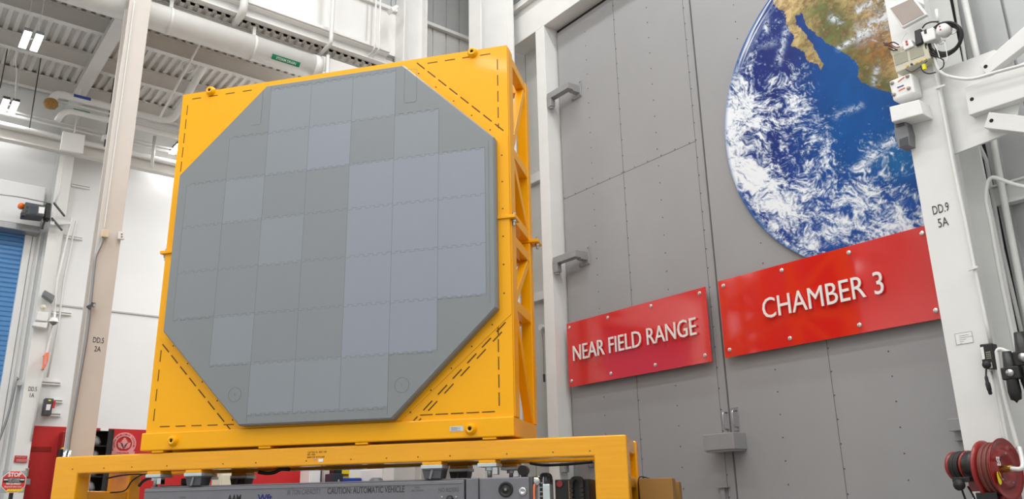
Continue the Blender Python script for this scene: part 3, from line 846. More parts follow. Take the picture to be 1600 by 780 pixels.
tubeA('hose', [PA(p, .3) for p in ((828, 724), (850, 727), (880, 726), (905, 724), (926, 722))], 0.014, 'black_rubber', label='black cable clipped under the right end of the yellow stand beam', cat='cable')
tubeA('hose', [PA(p, .3) for p in ((166, 748), (190, 743), (215, 741), (245, 743), (262, 746))], 0.009, 'black_rubber', label='thin black cable sagging under the left end of the yellow stand beam', cat='cable')
tubeA('hose', [PA(p, .3) for p in ((172, 770), (195, 767), (206, 752), (222, 742), (235, 741))], 0.008, 'black_rubber', label='thin black cable looping down inside the left leg of the stand', cat='cable')
tubeA('hose', [PA(p, .25) for p in ((217, 760), (224, 752), (236, 747), (255, 748))], 0.016, 'black_rubber', label='thick black hose curving onto the left end of the grey vehicle', cat='hose')
tubeA('hose', [PA(p, .3) for p in ((404, 738), (418, 740), (430, 738), (440, 733), (452, 734))], 0.018, 'black_rubber', label='black hose bundle hanging under the middle of the yellow beam', cat='hose')

# ============================================================ AUTOMATED VEHICLE
agv = thing('guided_vehicle', 'long low grey automatic guided vehicle marked CAUTION AUTOMATIC VEHICLE under the yellow stand', 'vehicle', AF(-4.0, 0.55, 0), AA)
V0 = HA(221, 768, 0.0)[0]; V1 = HA(724, 752, 0.0)[0]; V2 = HA(746, 752, 0.0)[0]; V3 = HA(826, 750, 0.0)[0]
def vbox(nm, *a, m='vehicle_grey', b=0.008, p=None): return F().box(*a).build(nm, m, p or agv, bevel=b)
vbox('body', V0 + 0.02, V1, 0.02, 1.1, 0.12, 0.758)
vbox('top_deck', V0 + 0.06, V1 + 0.02, 0.06, 1.08, 0.758, 0.776)
vbox('lip', V0 + 0.03, V1 - 0.02, 0.012, 0.03, 0.728, 0.734, b=0.002, m='rim_grey')
vbox('side_panel', V1 + 0.012, V2, 0.035, 1.05, 0.12, 0.772)
e_ = vbox('end_box', V2 + 0.012, V3, 0.01, 1.05, 0.12, 0.768)
F().box(V2 + 0.016, V2 + 0.022, 0.008, 0.011, 0.2, 0.755).build('panel_gap', 'vehicle_grey_dark', e_)
vbox('end_cap', V3 - 0.014, V3 + 0.03, 0.03, 1.0, 0.12, 0.772, m='vehicle_grey_dark')
vbox('skirt', V0 + 0.05, V3, 0.05, 1.0, 0.03, 0.12, m='black_rubber')
for u in (-5.6, -4.3, -2.9, -2.2):
    for d in (0.2, 0.9): MB().lathe(AF(u, d - 0.04, 0.085), AW, [(0, 0), (0.085, 0), (0.085, 0.08), (0, 0.08)], 20).build('wheel', 'black_rubber', agv)
u, z = HA(790, 765, 0.0); MB().lathe(AF(u, 0.012, z), -AW, [(0.072, 0), (0.07, 0.014), (0.055, 0.018), (0.05, 0.008), (0.03, 0.008), (0.025, 0.014), (0, 0.014)], 28).build('round_bumper', 'black_rubber', agv, smooth=True)
MB().lathe(AF(u, 0.002, z), -AW, [(0.014, 0), (0.014, 0.012), (0, 0.012)], 6).build('bolt_head', 'mid_grey', agv)
u, z = HA(816.5, 768, 0.0); MB().lathe(AF(u, 0.012, z), -AW, [(0.04, 0), (0.04, 0.012), (0.03, 0.02), (0.015, 0.02), (0.012, 0.012), (0, 0.012)], 24).build('round_port', 'chrome', agv, smooth=True)
u, z = HA(702, 781, 0.0); MB().lathe(AF(u, 0.012, z), -AW, [(0, 0.03), (0.03, 0.025), (0.04, 0)], 16).build('sensor_eye', 'black_plastic', agv, smooth=True)
for px in ((690, 777), (712, 777)):
    u, z = HA(*px, 0.0); MB().lathe(AF(u, 0.02, z), -AW, [(0, 0.012), (0.008, 0.01), (0.01, 0)], 10).build('screw', 'chrome', agv)
def agv_text(s, a, b, h, m, bold=0.0, d=0.019):
    mb = MB(); A_text(mb, s, a, b, d, h, bold=bold); return mb.build('lettering', m, agv)
agv_text('30 TON CAPACITY', (448, 773.5), (501, 771), 0.05, 'faded_text', 0.0)
agv_text('CAUTION: AUTOMATIC VEHICLE', (511.5, 772.5), (632, 768.5), 0.062, 'dark_text', 0.012)
agv_text('MAX', (648, 763), (656, 762.5), 0.014, 'faded_text'); agv_text('30 TONS', (643, 768.5), (662, 767.5), 0.018, 'faded_text', 0.006)
agv_text('NO RIDERS', (685, 769.5), (717, 768), 0.04, 'faded_text', 0.01)
agv_text('TYPE', (280, 779), (290, 778), 0.016, 'faded_text', 0.006); agv_text('SERIAL NUMBER', (223, 786), (248, 784), 0.04, 'faded_text', 0.006)
agv_text('AAM', (355, 784.5), (376, 783.5), 0.07, 'black_plastic', 0.03); agv_text('Wft', (402, 784), (425, 782.5), 0.07, 'blue_text', 0.03)
# lift columns on the vehicle
def lifter(u, d, wd, name_p='lift_column'):
    z0, z1_ = 0.776, 0.872
    mb = MB(); vs = [AF(u - wd * .42, d, z0), AF(u + wd * .42, d, z0), AF(u + wd * .42, d + .16, z0), AF(u - wd * .42, d + .16, z0),
                     AF(u - wd * .5, d - .01, z1_ - .012), AF(u + wd * .5, d - .01, z1_ - .012), AF(u + wd * .5, d + .17, z1_ - .012), AF(u - wd * .5, d + .17, z1_ - .012)]
    mb.raw(vs, [(0, 3, 2, 1), (4, 5, 6, 7), (0, 1, 5, 4), (1, 2, 6, 5), (2, 3, 7, 6), (3, 0, 4, 7)])
    l_ = mb.build(name_p, 'vehicle_grey_dark', agv, bevel=0.004)
    m2 = MB(); m2.bar(AF(u - wd * .1, d - .01, z0), AF(u + wd * .02, d - .01, z1_ - .012), 0.02, 0.02, up=AW); m2.build('rib', 'mid_grey', l_)
    F().box(u - wd * .5, u + wd * .5, d - .015, d + .175, z1_ - .012, z1_).build('lift_pad', 'mid_grey', l_)
for d in (0.02, 0.85): lifter(-5.45, d, .19); lifter(-2.81, d, .2)
def jack(u, d):
    j = MB().cyl(AF(u, d + .07, 0.776), (0, 0, 1), 0.022, 0.097, 14).build('jack_rod', 'steel', agv, smooth=True)
    MB().cyl(AF(u, d + .07, 0.84), (0, 0, 1), 0.045, 0.03, 14).build('jack_collar', 'bright_steel', j)
    F().box(u + .04, u + .09, d + .03, d + .1, 0.80, 0.87).build('clamp', 'chrome', j, bevel=0.004)
for d in (0.02, 0.85): jack(-5.96, d); jack(-2.25, d)
vbox('valve_block', -5.84, -5.62, 0.35, 0.55, 0.80, 0.868, m='black_plastic'); vbox('valve_base', -6.06, -5.66, 0.3, 0.6, 0.776, 0.796, m='dark_grey')
vbox('junction_box', -5.66, -5.58, 0.25, 0.32, 0.80, 0.86, m='mid_grey')
vbox('post_bracket', -2.03, -1.98, 0.45, 0.55, 0.77, 0.875, m='vehicle_grey_dark')
MB().cyl(AF(-2.0, 0.4, 0.845), AW, 0.05, 0.1, 18).build('pulley', 'dark_grey', agv)
# end mechanics right of the vehicle
u = HA(842, 760, 0.1)[0]
vbox('bearing_block', V3 + 0.04, V3 + 0.13, 0.08, 0.3, 0.52, 0.775, m='steel')
MB().lathe(AF(u - 0.02, 0.08, 0.73), -AW, [(0.045, 0), (0.045, 0.02), (0.02, 0.03), (0, 0.03)], 18).build('bearing', 'chrome', agv, smooth=True)
vbox('slide', V3 + 0.12, V3 + 0.19, 0.05, 0.2, 0.45, 0.70, m='bright_steel')
vbox('mechanism_housing', V3 + 0.22, V3 + 0.55, 0.15, 0.7, 0.3, 0.74, m='black_plastic')
F().box(V3 + 0.36, V3 + 0.385, 0.1, 0.16, 0.3, 0.725).build('copper_bar', 'tan_box', agv)
MB().lathe(AF(V3 + 0.27, 0.14, 0.70), -AW, [(0.03, 0), (0.03, 0.02), (0, 0.02)], 14).build('red_knob', 'reel_red', agv)
m_ = MB(); m_.tube(smooth_path([AF(V3 + 0.045, 0.02, 0.45), AF(V3 + 0.045, 0.02, 0.64), AF(V3 + 0.05, 0.03, 0.70)]), 0.011, 8); m_.build('orange_cable', 'orange', agv, smooth=True)
def cable_chain(u, w_, z, parent):
    m2 = F(); n = 12
    for k in range(n):
        t = math.pi * k / (n - 1); c, s_ = math.cos(t), math.sin(t)
        m2.raw([AF(u - c * w_ + dx, d, z + s_ * w_ + dz) for d in (0.08, 0.2) for dx, dz in ((-.016, -.014), (.016, -.014), (.016, .014), (-.016, .014))],
               [(0, 1, 2, 3), (7, 6, 5, 4), (0, 4, 5, 1), (1, 5, 6, 2), (2, 6, 7, 3), (3, 7, 4, 0)])
    for k in range(9):
        for sx in (-1, 1): m2.box(u + sx * w_ - .016, u + sx * w_ + .016, 0.08, 0.2, z - 0.04 * (k + 1), z - 0.04 * (k + 1) + 0.032)
    m2.build('cable_chain', 'black_rubber', parent)
cable_chain(HA(852, 760, .1)[0], 0.035, 0.755, agv); cable_chain(HA(901, 765, .1)[0], 0.05, 0.70, agv)

# tan crates behind the right end of the stand
t = thing('equipment_crate', 'tan crate with black straps behind the right leg of the stand', 'crate', AF(-0.85, 1.2, 0), AA)
F().box(-0.87, -0.55, 0.55, 1.0, 0.0, 0.74).build('panel', 'brown_panel', t, bevel=0.005)
F().box(-0.87, -0.52, 1.1, 1.5, 0.0, 0.72).build('panel', 'brown_panel', t, bevel=0.005)
for d in (0.62, 0.93):
    MB().tube(smooth_path([AF(-0.88, d, 0.2), AF(-0.885, d, 0.5), AF(-0.88, d, 0.74), AF(-0.8, d, 0.75)]), 0.006, 6).build('strap', 'black_rubber', t)

# ============================================================ COLUMNS
def hcol(name, label, x0, x1, y0, y1, z1_, web_axis, m='white_steel', tf=0.03, loc=None):
    """wide-flange column; web_axis 'y': flanges face +-Y ; 'x': flanges face +-X"""
    t = thing(name, label, 'column', ((x0 + x1) / 2, (y0 + y1) / 2, 0))
    mb = MB()
    if web_axis == 'y':
        mb.box(x0, x1, y0, y0 + tf, 0, z1_).box(x0, x1, y1 - tf, y1, 0, z1_).box((x0 + x1) / 2 - .012, (x0 + x1) / 2 + .012, y0 + tf, y1 - tf, 0, z1_)
    else:
        mb.box(x0, x0 + tf, y0, y1, 0, z1_).box(x1 - tf, x1, y0, y1, 0, z1_).box(x0 + tf, x1 - tf, (y0 + y1) / 2 - .012, (y0 + y1) / 2 + .012, 0, z1_)
    mb.build('shaft', m, t, bevel=0.003)
    MB().box(x0 - .08, x1 + .08, y0 - .08, y1 + .08, 0, .03).build('base_plate', m, t)
    return t
def colmark(t, l1, l2, px1, px2, h, plane, val, px3, px4):
    H = HY if plane == 'Y' else HX
    ex = EX if plane == 'Y' else EY
    a, b = H(*px1, val), H(*px2, val); mb = MB()
    text_into(mb, l1, a, ex, (0, 0, 1), width=(b - a).dot(ex), height=h, ext=0.002)
    a, b = H(*px3, val), H(*px4, val)
    text_into(mb, l2, a, ex, (0, 0, 1), width=(b - a).dot(ex), height=h, ext=0.002)
    mb.build('marking', 'dark_text', t)
# 2A
c2a = hcol('steel_column', 'steel column toned tan for shade, marked DD.5 2A behind the left end of the stand', 2.03, 2.31, 11.14, 11.42, 11.9, 'y', 'column_shade_tan')
colmark(c2a, 'DD.5', '2A', (145, 535), (162, 535.5), 0.066, 'Y', 11.138, (147, 549), (157, 549.5))
# 1A
c1a = hcol('steel_column', 'white steel column marked DD.5 1A beside the blue roll-up door', 1.98, 2.2, 14.95, 15.28, 7.5, 'y', 'white_steel')
colmark(c1a, 'DD.5', '1A', (44, 611), (57, 611.5), 0.068, 'Y', 14.948, (46, 621), (53, 621.4))
# corner columns
p = HY(617, 40, 11.2); q = HY(631, 40, 11.2); q2 = HY(668, 40, 11.2)
cc = hcol('steel_column', 'white steel column with rows of bolt holes right of the low bay opening', q.x, q2.x - 0.0, 11.2, 11.5, 11.9, 'x', 'white_steel')
cc.children[0].name = 'shaft'
mh = MB()
for px in (644, 656):
    for k in range(5): h_ = HY(px, 74 + 5 * k, 11.2); mh.cyl(h_ + Vector((0, 0.19, 0)), (0, -1, 0), 0.01, 0.035, 8)
q = HY(743, 40, 10.05); q2 = HY(803, 40, 9.9)
hcol('steel_column', 'wide white steel column in the corner behind the top right of the yellow frame', q.x, q2.x, 9.9, 10.25, 11.9, 'x', 'white_steel')
# DD.9
CX = 7.6
c9 = thing('steel_column', 'white steel column marked DD.9 5A right of the Earth picture', 'column', (7.9, 3.2, 0))
MB().box(CX, CX + .035, 3.015, 3.385, 0, 11.9).box(8.12, 8.155, 2.98, 3.385, 0, 11.9).box(CX + .035, 8.12, 3.17, 3.2, 0, 11.9).build('shaft', 'white_steel', c9, bevel=0.003)
MB().box(CX - .1, 8.25, 2.9, 3.5, 0, .03).build('base_plate', 'white_steel', c9)
colmark(c9, 'DD.9', '5A', (1458.5, 336), (1484, 331), 0.085, 'X', CX - .002, (1467, 356), (1483, 353))

# ============================================================ LOW BAY STEEL, PIPES, LIGHTS
def purlin(y, label, x0=-7.9, x1=8.5, z=7.6):
    t = thing('roof_purlin', label, 'beam', (0, y, z), group='roof purlins of the low bay')
    MB().box(x0, x1, y - .055, y + .055, z, z + .014).box(x0, x1, y - .004, y + .004, z + .014, z + .265).box(x0, x1, y - .055, y + .055, z + .265, z + .278).build('beam', 'ceiling_steel', t)
    return t
for y, lb in ((15.18, 'farthest roof beam of the low bay, against the back wall'), (13.92, 'middle roof beam of the low bay behind the hanging lamps'), (12.67, 'roof beam of the low bay nearest the large storm drain pipe')):
    purlin(y, lb)
t = thing('roof_purlin', 'shallow roof beam at the edge of the low bay just above the storm drain pipe', 'beam', (0, 11.68, 7.735), group='roof purlins of the low bay')
MB().box(-7.9, 8.4, 11.64, 11.72, 7.735, 7.75).box(-7.9, 8.4, 11.676, 11.684, 7.75, 7.865).box(-7.9, 8.4, 11.64, 11.72, 7.865, 7.879).build('beam', 'ceiling_steel', t)
t = thing('roof_girder', 'white roof girder running from the blue door column to the 2A column', 'beam', (2.12, 13, 7.3))
MB().box(2.0, 2.2, 11.42, 15.28, 7.48, 7.5).box(2.09, 2.11, 11.42, 15.28, 7.5, 7.58).box(2.0, 2.2, 11.42, 15.28, 7.58, 7.598).build('beam', 'ceiling_steel', t)
t = thing('roof_girder', 'white roof girder left of the picture above the blue door', 'beam', (-2.5, 13, 7.3)); MB().box(-2.6, -2.4, 11.52, 15.28, 7.48, 7.598).build('beam', 'ceiling_steel', t)
t = thing('edge_beam', 'long white beam along the edge of the low bay roof', 'beam', (0, FY, 7.94))
MB().box(-7.9, 6.3, FY - .13, FY + .13, 7.93, 7.955).box(-7.9, 6.3, FY - .01, FY + .01, 7.955, 8.14).box(-7.9, 6.3, FY - .13, FY + .13, 8.14, 8.16).build('beam', 'white_steel', t, bevel=0.003)
# wall rails (crane beam and conduits) on the back wall
z = 6.44
t = thing('wall_beam', 'large horizontal cream beam high on the back wall above the blue door', 'beam', (0, 14.9, z))
MB().box(-7.9, 8.4, 14.86, 14.9, z, z + .17).box(-7.9, 8.4, 14.82, 14.97, z + .17, z + .19).box(-7.9, 8.4, 14.82, 14.97, z - .015, z).build('beam', 'ceiling_steel', t, bevel=.003)
def pipeY(name, label, cat, px, Y, r, m, bends=0, n=10, group=None):
    mb = MB(); P = [HY(x, y, Y) for x, y in px]; mb.tube(P, r, n); return mb.build(name, m, smooth=True, label=label, cat=cat, group=group)
def line_pipe(label, Y, z, r, x0=-7, x1=8.3, m='pipe_white', name='wall_pipe', cat='pipe'):
    mb = MB(); mb.tube([(x0, Y, z), (x1, Y, z)], r, 10); return mb.build(name, m, smooth=True, label=label, cat=cat)
line_pipe('white pipe along the back wall, just above the cream beam', 14.75, HY(60, 207, 14.75).z, .045)
line_pipe('thin white conduit along the back wall passing behind the grey hanging box', 14.7, HY(60, 190, 14.7).z, .022)
line_pipe('thinner white conduit high on the back wall below the bent white pipe', 14.7, HY(60, 183.5, 14.7).z, .016)
# big storm drain
dz = 7.52; dyy = HZ(348, 60, dz).y
t = thing('drain_pipe', 'large white storm drain pipe with a green label under the low bay roof', 'pipe', (2, dyy, dz - .2))
xr = HY(495, 108, dyy).x
MB().tube([(-7, dyy, dz), (xr, dyy, dz)], .2, 28).build('pipe', 'pipe_white', t, smooth=True)
MB().tube([(xr - .1, dyy, dz), (xr + .03, dyy, dz)], .215, 28).build('end_collar', 'white_steel', t, smooth=True)
for xx in (HY(262, 30, dyy).x, HY(392, 75, dyy).x, 1.0):
    MB().tube([(xx, dyy, dz), (xx + .05, dyy, dz)], .208, 28).build('clamp', 'white_steel', t, smooth=True)
    MB().box(xx, xx + .05, dyy - .03, dyy + .03, dz + .19, 7.9).build('hanger', 'white_steel', t)
# green label wrapped on the pipe
def pipe_label(parent, x0, x1, y, z, r, m, tx, ang0, ang1, tm='sign_white'):
    mb = MB(); n = 6
    for k in range(n):
        a0 = R(ang0 + (ang1 - ang0) * k / n); a1 = R(ang0 + (ang1 - ang0) * (k + 1) / n); rr0 = r + .003
        mb.raw([(x0, y - rr0 * math.cos(a0), z + rr0 * math.sin(a0)), (x1, y - rr0 * math.cos(a0), z + rr0 * math.sin(a0)), (x1, y - rr0 * math.cos(a1), z + rr0 * math.sin(a1)), (x0, y - rr0 * math.cos(a1), z + rr0 * math.sin(a1))], [(0, 1, 2, 3)])
    l_ = mb.build('label', m, parent)
    if tx:
        am = R((ang0 + ang1) / 2); n_ = Vector((0, -math.cos(am), math.sin(am))); up = Vector((0, math.sin(am), math.cos(am))); hgt = abs(r * R(ang1 - ang0)) * .5
        m2 = MB(); text_into(m2, tx, Vector((x0 + .15 * (x1 - x0), y, z)) + n_ * (r + .008) - up * hgt / 2, EX, up, width=(x1 - x0) * .7, height=hgt, ext=.002, bold=.01)
        m2.build('lettering', tm, l_)
    return l_
xa, xb = HY(424, 97, dyy - .15).x, HY(468, 106, dyy - .15).x
pipe_label(t, xa, xb, dyy, dz, .2, 'label_green', 'STORM DRAIN', -52, -28)
t = thing('pipe_drop', 'square white drain box hanging at the right end of the large pipe', 'pipe', (xr + .3, dyy, 7.4))
MB().box(xr + .03, xr + .95, dyy - .12, dyy + .1, 7.45, 7.72).build('box', 'white_steel', t, bevel=.01)
MB().tube([(xr + .12, dyy - .15, 6.2), (xr + .12, dyy - .15, 7.74)], .03, 10).build('down_pipe', 'pipe_white', t, smooth=True)
# bent white pipe running back under the roof
p1 = Vector((HY(380, 20, 11.25).x, 11.25, HY(380, 20, 11.25).z)); top_ = Vector((p1.x + .04, 11.25, 11.5))
p2 = HY(270, 180, 14.0); p2b = HY(262, 190, 14.1); p3 = HY(90, 151, 14.0)
zz = HY(180, 169, 14.0).z
p2 = Vector((p2.x, 13.9, zz)); 
mid = HY(333, 78, 12.75)
t = thing('roof_pipe', 'long white pipe bending round under the low bay roof behind the storm drain', 'pipe', (2.5, 13, zz))
pl_ = arc(top_ * .02 + p1 * .98 + Vector((0, 0, .1)), p1, p1 + (mid - p1) * .08, 4)
corner = Vector((HY(268, 193, 14.0).x, 14.0, zz)); 
path = [top_] + pl_ + [mid + (corner - mid) * .0] + [corner + (mid - corner) * .12] + arc(corner + (mid - corner).normalized() * .2, corner, corner + Vector((-.2, 0, 0)), 5)[1:]
xend = HY(83, 155, 14.0).x
path += [Vector((xend + .15, 14.0, zz))] + arc((xend + .12, 14.0, zz), (xend, 14.0, zz), (xend - .02, 14.0, zz - .16), 4)[1:]
MB().tube(path, .062, 14).build('pipe', 'pipe_white', t, smooth=True)
MB().lathe((xend - .02, 14.0, zz - .22), (0, 0, 1), [(0, -.06), (.08, -.05), (.11, 0), (.1, .06), (.07, .09)], 16).build('insulated_end', 'insulation_brown', t, smooth=True)
pipe_label(t, HY(113, 158, 14).x, HY(140, 163, 14).x, 14.0, zz, .062, 'label_blue', None, -10, 60)
z2 = HY(180, 190, 14.1).z
x2 = HY(97, 180, 14.1).x
t = thing('roof_pipe', 'white pipe with a green label under the bent pipe near the back wall', 'pipe', (2.5, 14.1, z2))
MB().tube([(7, 14.1, z2), (x2 + .2, 14.1, z2)] + arc((x2 + .15, 14.1, z2), (x2, 14.1, z2), (x2 - .05, 14.2, z2 - .2), 4), .05, 12).build('pipe', 'pipe_white', t, smooth=True)
MB().tube([(7, 14.05, z2 + .09), (x2 - .1, 14.05, z2 + .09)] , .018, 8).build('upper_conduit', 'pipe_white', t, smooth=True)
pipe_label(t, HY(114, 182, 14).x, HY(140, 187, 14).x, 14.1, z2, .05, 'label_green', None, 20, 80)
# vertical pipes before the fascia
def vpipe(label, px_top, px_b, px_end, Y, r, endY):
    b = HY(*px_b, Y); tp = Vector((b.x, Y, 11.6)); e = HY(*px_end, endY)
    mb = MB(); mb.tube([tp, b + Vector((0, 0, .08))] + arc(b + Vector((0, 0, .07)), b, b + (e - b).normalized() * .07, 4)[1:] + [e], r, 12)
    return mb.build('bent_pipe', 'pipe_white', smooth=True, label=label, cat='pipe')
vpipe('white pipe dropping before the low bay fascia and bending back, left of the bolted column', (517, 0), (517, 68), (490, 95), 11.2, .035, 11.8)
vpipe('left of the two thin white conduits dropping before the fascia', (588, 0), (585, 78), (560, 103), 11.2, .016, 11.8)
vpipe('right of the two thin white conduits dropping before the fascia', (595, 0), (592, 79), (567, 105), 11.2, .016, 11.8)
m_ = quadboxY(MB(), [(611, 12), (620, 7), (624, 10), (615, 18)], 11.08, .16); m_.build('speaker_horn', 'off_white', label='small off-white speaker on the left edge of the bolted column', cat='speaker', bevel=.005)
pipeY('wall_pipe', 'short vertical white pipe on the back wall between the 2A column and the yellow frame', 'pipe', [(242, 213), (237, 262)], 14.6, .03, 'pipe_white')
m_ = MB(); m_.tube(smooth_path([HY(27, 80, 13), HY(24, 95, 13.2), HY(26, 115, 13.6), HY(24, 140, 14.2), HY(24, 158, 14.4)]), .008, 6); m_.build('lamp_cable', 'pipe_white', smooth=True, label='thin white cable running between the two hanging lamps', cat='cable')
# diagonal white rods under the roof
m_ = MB(); m_.tube([HZ(316, 62, 7.86), HY(250, 183, 13.3)], .018, 8); m_.build('brace_rod', 'pipe_white', label='thin white rod running beside the bent pipe under the roof', cat='rod')
m_ = MB(); m_.torus(HY(293, 105, 12.9), (0.3, 1, .2), .09, .012, 20, 6); m_.build('wire_loop', 'pipe_white', label='loop of white wire hanging under the low bay roof', cat='wire')
# hanging grey box and small boxes
t = thing('hanging_box', 'square light grey box hanging on the back wall above the wall pipes', 'box', HY(113, 220, 14.5))
m_ = quadboxY(MB(), [(98.5, 204.5), (133.5, 211), (130, 240), (93.5, 233.5)], 14.45, .05); m_.build('cover', 'off_white', t, bevel=.01)
MB().tube([HY(116, 208, 14.475), Vector((HY(116, 208, 14.475).x, 14.475, 7.88))], .01, 6).build('hanger', 'pipe_white', t)
m_ = quadboxY(MB(), [(161, 210), (171, 211.5), (169.5, 218.5), (160, 217)], 14.5, .12); m_.build('junction_box', 'off_white', label='small white junction box on the wall conduits right of the grey box', cat='box', bevel=.006)
m_ = MB(); tp = HY(166, 210, 14.5); m_.tube([Vector((tp.x, 14.5, 7.88)), tp], .008, 6); m_.build('hanger_rod', 'dark_grey', label='dark threaded rod above the small white junction box', cat='rod')
m_ = MB(); m_.tube([HY(164.5, 218, 14.5), HY(163, 229, 14.5)], .014, 6); m_.build('hanger_rod', 'dark_grey', label='short dark threaded rod below the small white junction box', cat='rod')
for (a, b, lb) in (((57, 130), (46, 200), 'dark threaded rod left of the brown insulated pipe end'), ((4, 118), (0, 138), 'dark threaded rod at the left picture edge below the lamps')):
    tp = HY(*a, 14.4); m_ = MB(); m_.tube([Vector((tp.x, 14.4, 7.88)), HY(*b, 14.4)], .01, 6); m_.build('hanger_rod', 'dark_grey', label=lb, cat='rod')
# lamps
def lamp(px_near, px_far, px_w, label, z=6.9):
    """pair of bars; px_near/px_far ends of first bar centre line, px_w near end of second bar"""
    a = HZ(*px_near, z); b = HZ(*px_far, z); c = HZ(*px_w, z); gap = c.x - a.x; ln = min(max(b.y - a.y, .5), 1.1)
    t = thing('ceiling_lamp', label, 'lamp', (a.x + gap / 2, a.y + ln / 2, z), group='twin-bar lamps hanging in the low bay')
    for k in (0, 1):
        x0 = a.x + gap * k
        MB().box(x0 - .05, x0 + .05, a.y, a.y + ln, z + .025, z + .07).build('housing', 'dark_grey', t)
        MB().box(x0 - .045, x0 + .045, a.y + .01, a.y + ln - .01, z, z + .025).build('light_bar', 'lamp_glow', t)
        MB().tube([(x0, a.y + ln * .5, z + .07), (x0, a.y + ln * .5, 7.88)], .005, 6).build('cord', 'pipe_white', t)
    area('lamp_light', (a.x + gap / 2, a.y + ln / 2, z - .012), gap, ln, 30 if a.y < 13 else 12)
    MB().box(a.x - .05, c.x + .05, a.y + ln * .45, a.y + ln * .55, z + .05, z + .09).build('bracket', 'mid_grey', t)
lamp((44, 51), (36, 76), (62, 57), 'nearer twin-bar white lamp hanging at the upper left')
lamp((10, 157), (3, 172), (25, 161), 'farther twin-bar white lamp at the left picture edge')
lamp((281, 227), (276, 234), (296, 230), 'twin-bar lamp glimpsed at the left edge of the yellow frame')
for lx in (-5, -2.4, 5.6, 7.4):  # fill lamps without fixtures, added out of view to brighten the low bay
    for ly in (12.3, 13.8):
        area('low_bay_fill', (lx, ly, 6.85), .3, 1.1, 58, rot=(0, 0, 0))
        area('low_bay_fill_up', (lx, ly, 7.0), .3, 1.1, 6, rot=(math.pi, 0, 0))  # added upward fill that brightens the roof deck

# ============================================================ BLUE ROLL-UP DOOR AND ITS SURROUND
D3 = BY + 0.06
mb = MB(); z = 0.0; x0_, x1_ = -1.9, 1.705
while z < 5.02:
    mb.raw([(x0_, D3, z), (x1_, D3, z), (x1_, D3 - .012, z + .02), (x0_, D3 - .012, z + .02), (x1_, D3 - .012, z + .06), (x0_, D3 - .012, z + .06), (x1_, D3, z + .08), (x0_, D3, z + .08)],
           [(0, 1, 2, 3), (3, 2, 4, 5), (5, 4, 6, 7)]); z += .08
mb.box(x0_, x1_, D3 + .01, D3 + .03, 0, 5.02)
rd = struct('door_3', mb, 'blue_door')
struct('trim_8', MB().box(1.70, 1.80, BY - .05, BY + .1, 0, 5.0).box(-2.0, -1.9, BY - .05, BY + .1, 0, 5.0), 'white_steel', bevel=.004)
struct('trim_9', MB().box(1.81, 1.86, BY - .03, BY, 0, 5.4).box(1.90, 1.93, BY - .04, BY, 0, 5.6), 'white_steel', bevel=.004)
t = thing('door_hood', 'grey hood box over the top of the blue roll-up door', 'hood', (0, BY - .1, 4.97))
MB().box(-2.0, 1.87, BY - .28, BY - .001, 4.985, 5.10).build('hood_cover', 'conduit_grey', t, bevel=.01)
MB().box(-2.0, 1.87, BY - .22, BY - .001, 5.10, 5.82).build('hood_back', 'wall_white', t, bevel=.02)
# door operator with beacon on bracket arms
Yo = 14.6
t = thing('door_operator', 'black door operator unit with orange beacon above the blue roll-up door', 'machine', HY(60, 335, Yo))
quadboxY(MB(), [(40, 315), (72, 321), (69, 339), (35, 335)], Yo, .3).build('housing', 'dark_grey', t, bevel=.02)
quadboxY(MB(), [(61, 323), (70, 324), (69, 334), (60, 333)], Yo - .004, .01).build('label_plate', 'sign_white', t)
for px in ((41, 322), (40, 328)): quadboxY(MB(), [(px[0], px[1]), (px[0] + 4, px[1] + .5), (px[0] + 3.5, px[1] + 4), (px[0] - .5, px[1] + 3.5)], Yo - .006, .01).build('vent', 'black_plastic', t)
quadboxY(MB(), [(48, 321), (59, 322.5), (57.5, 335), (46.5, 334)], Yo - .008, .01).build('ribbed_panel', 'navy_machine', t, bevel=.003)
quadboxY(MB(), [(33, 331), (41, 333), (40, 338), (33, 337)], Yo - .03, .1).build('lens_block', 'black_plastic', t, bevel=.01)
quadboxY(MB(), [(71, 317), (81, 318), (79, 343), (70, 341)], Yo + .02, .2).build('motor_block', 'black_plastic', t, bevel=.02)
MB().lathe(HY(33, 322, Yo + .1), (0, -1, 0), [(.045, -.05), (.05, 0), (.04, .05), (0, .06)], 14).build('beacon', 'beacon_orange', t, smooth=True)
for a, b in (((84, 317), (101, 338)), ((81, 341), (97, 360))):
    m_ = MB(); m_.bar(HY(*a, Yo + .05), HY(*b, 14.9), .025, .03); m_.build('bracket_arm', 'dark_grey', t, bevel=.004)
quadboxY(MB(), [(79, 330), (86, 331), (85, 352), (78, 350)], Yo + .1, .1).build('mount_plate', 'off_white', t, bevel=.004)
quadboxY(MB(), [(80, 345), (110, 347), (110, 350), (80, 351)], 14.85, .06).build('mount_channel', 'white_steel', t)
m_ = MB(); m_.tube(smooth_path([HY(72, 341, Yo + .1), HY(68, 350, Yo + .1), HY(66, 358, Yo + .1)]), .018, 8); m_.build('hanging_lead', 'black_rubber', t, smooth=True)
m_ = MB(); m_.tube(smooth_path([HY(0, 304, 14.7), HY(30, 308, 14.7), HY(60, 314, 14.7), HY(80, 318, 14.7)]), .010, 6); m_.build('power_cable', 'conduit_grey', smooth=True, label='thin grey cable running left along the wall from the door operator', cat='cable')
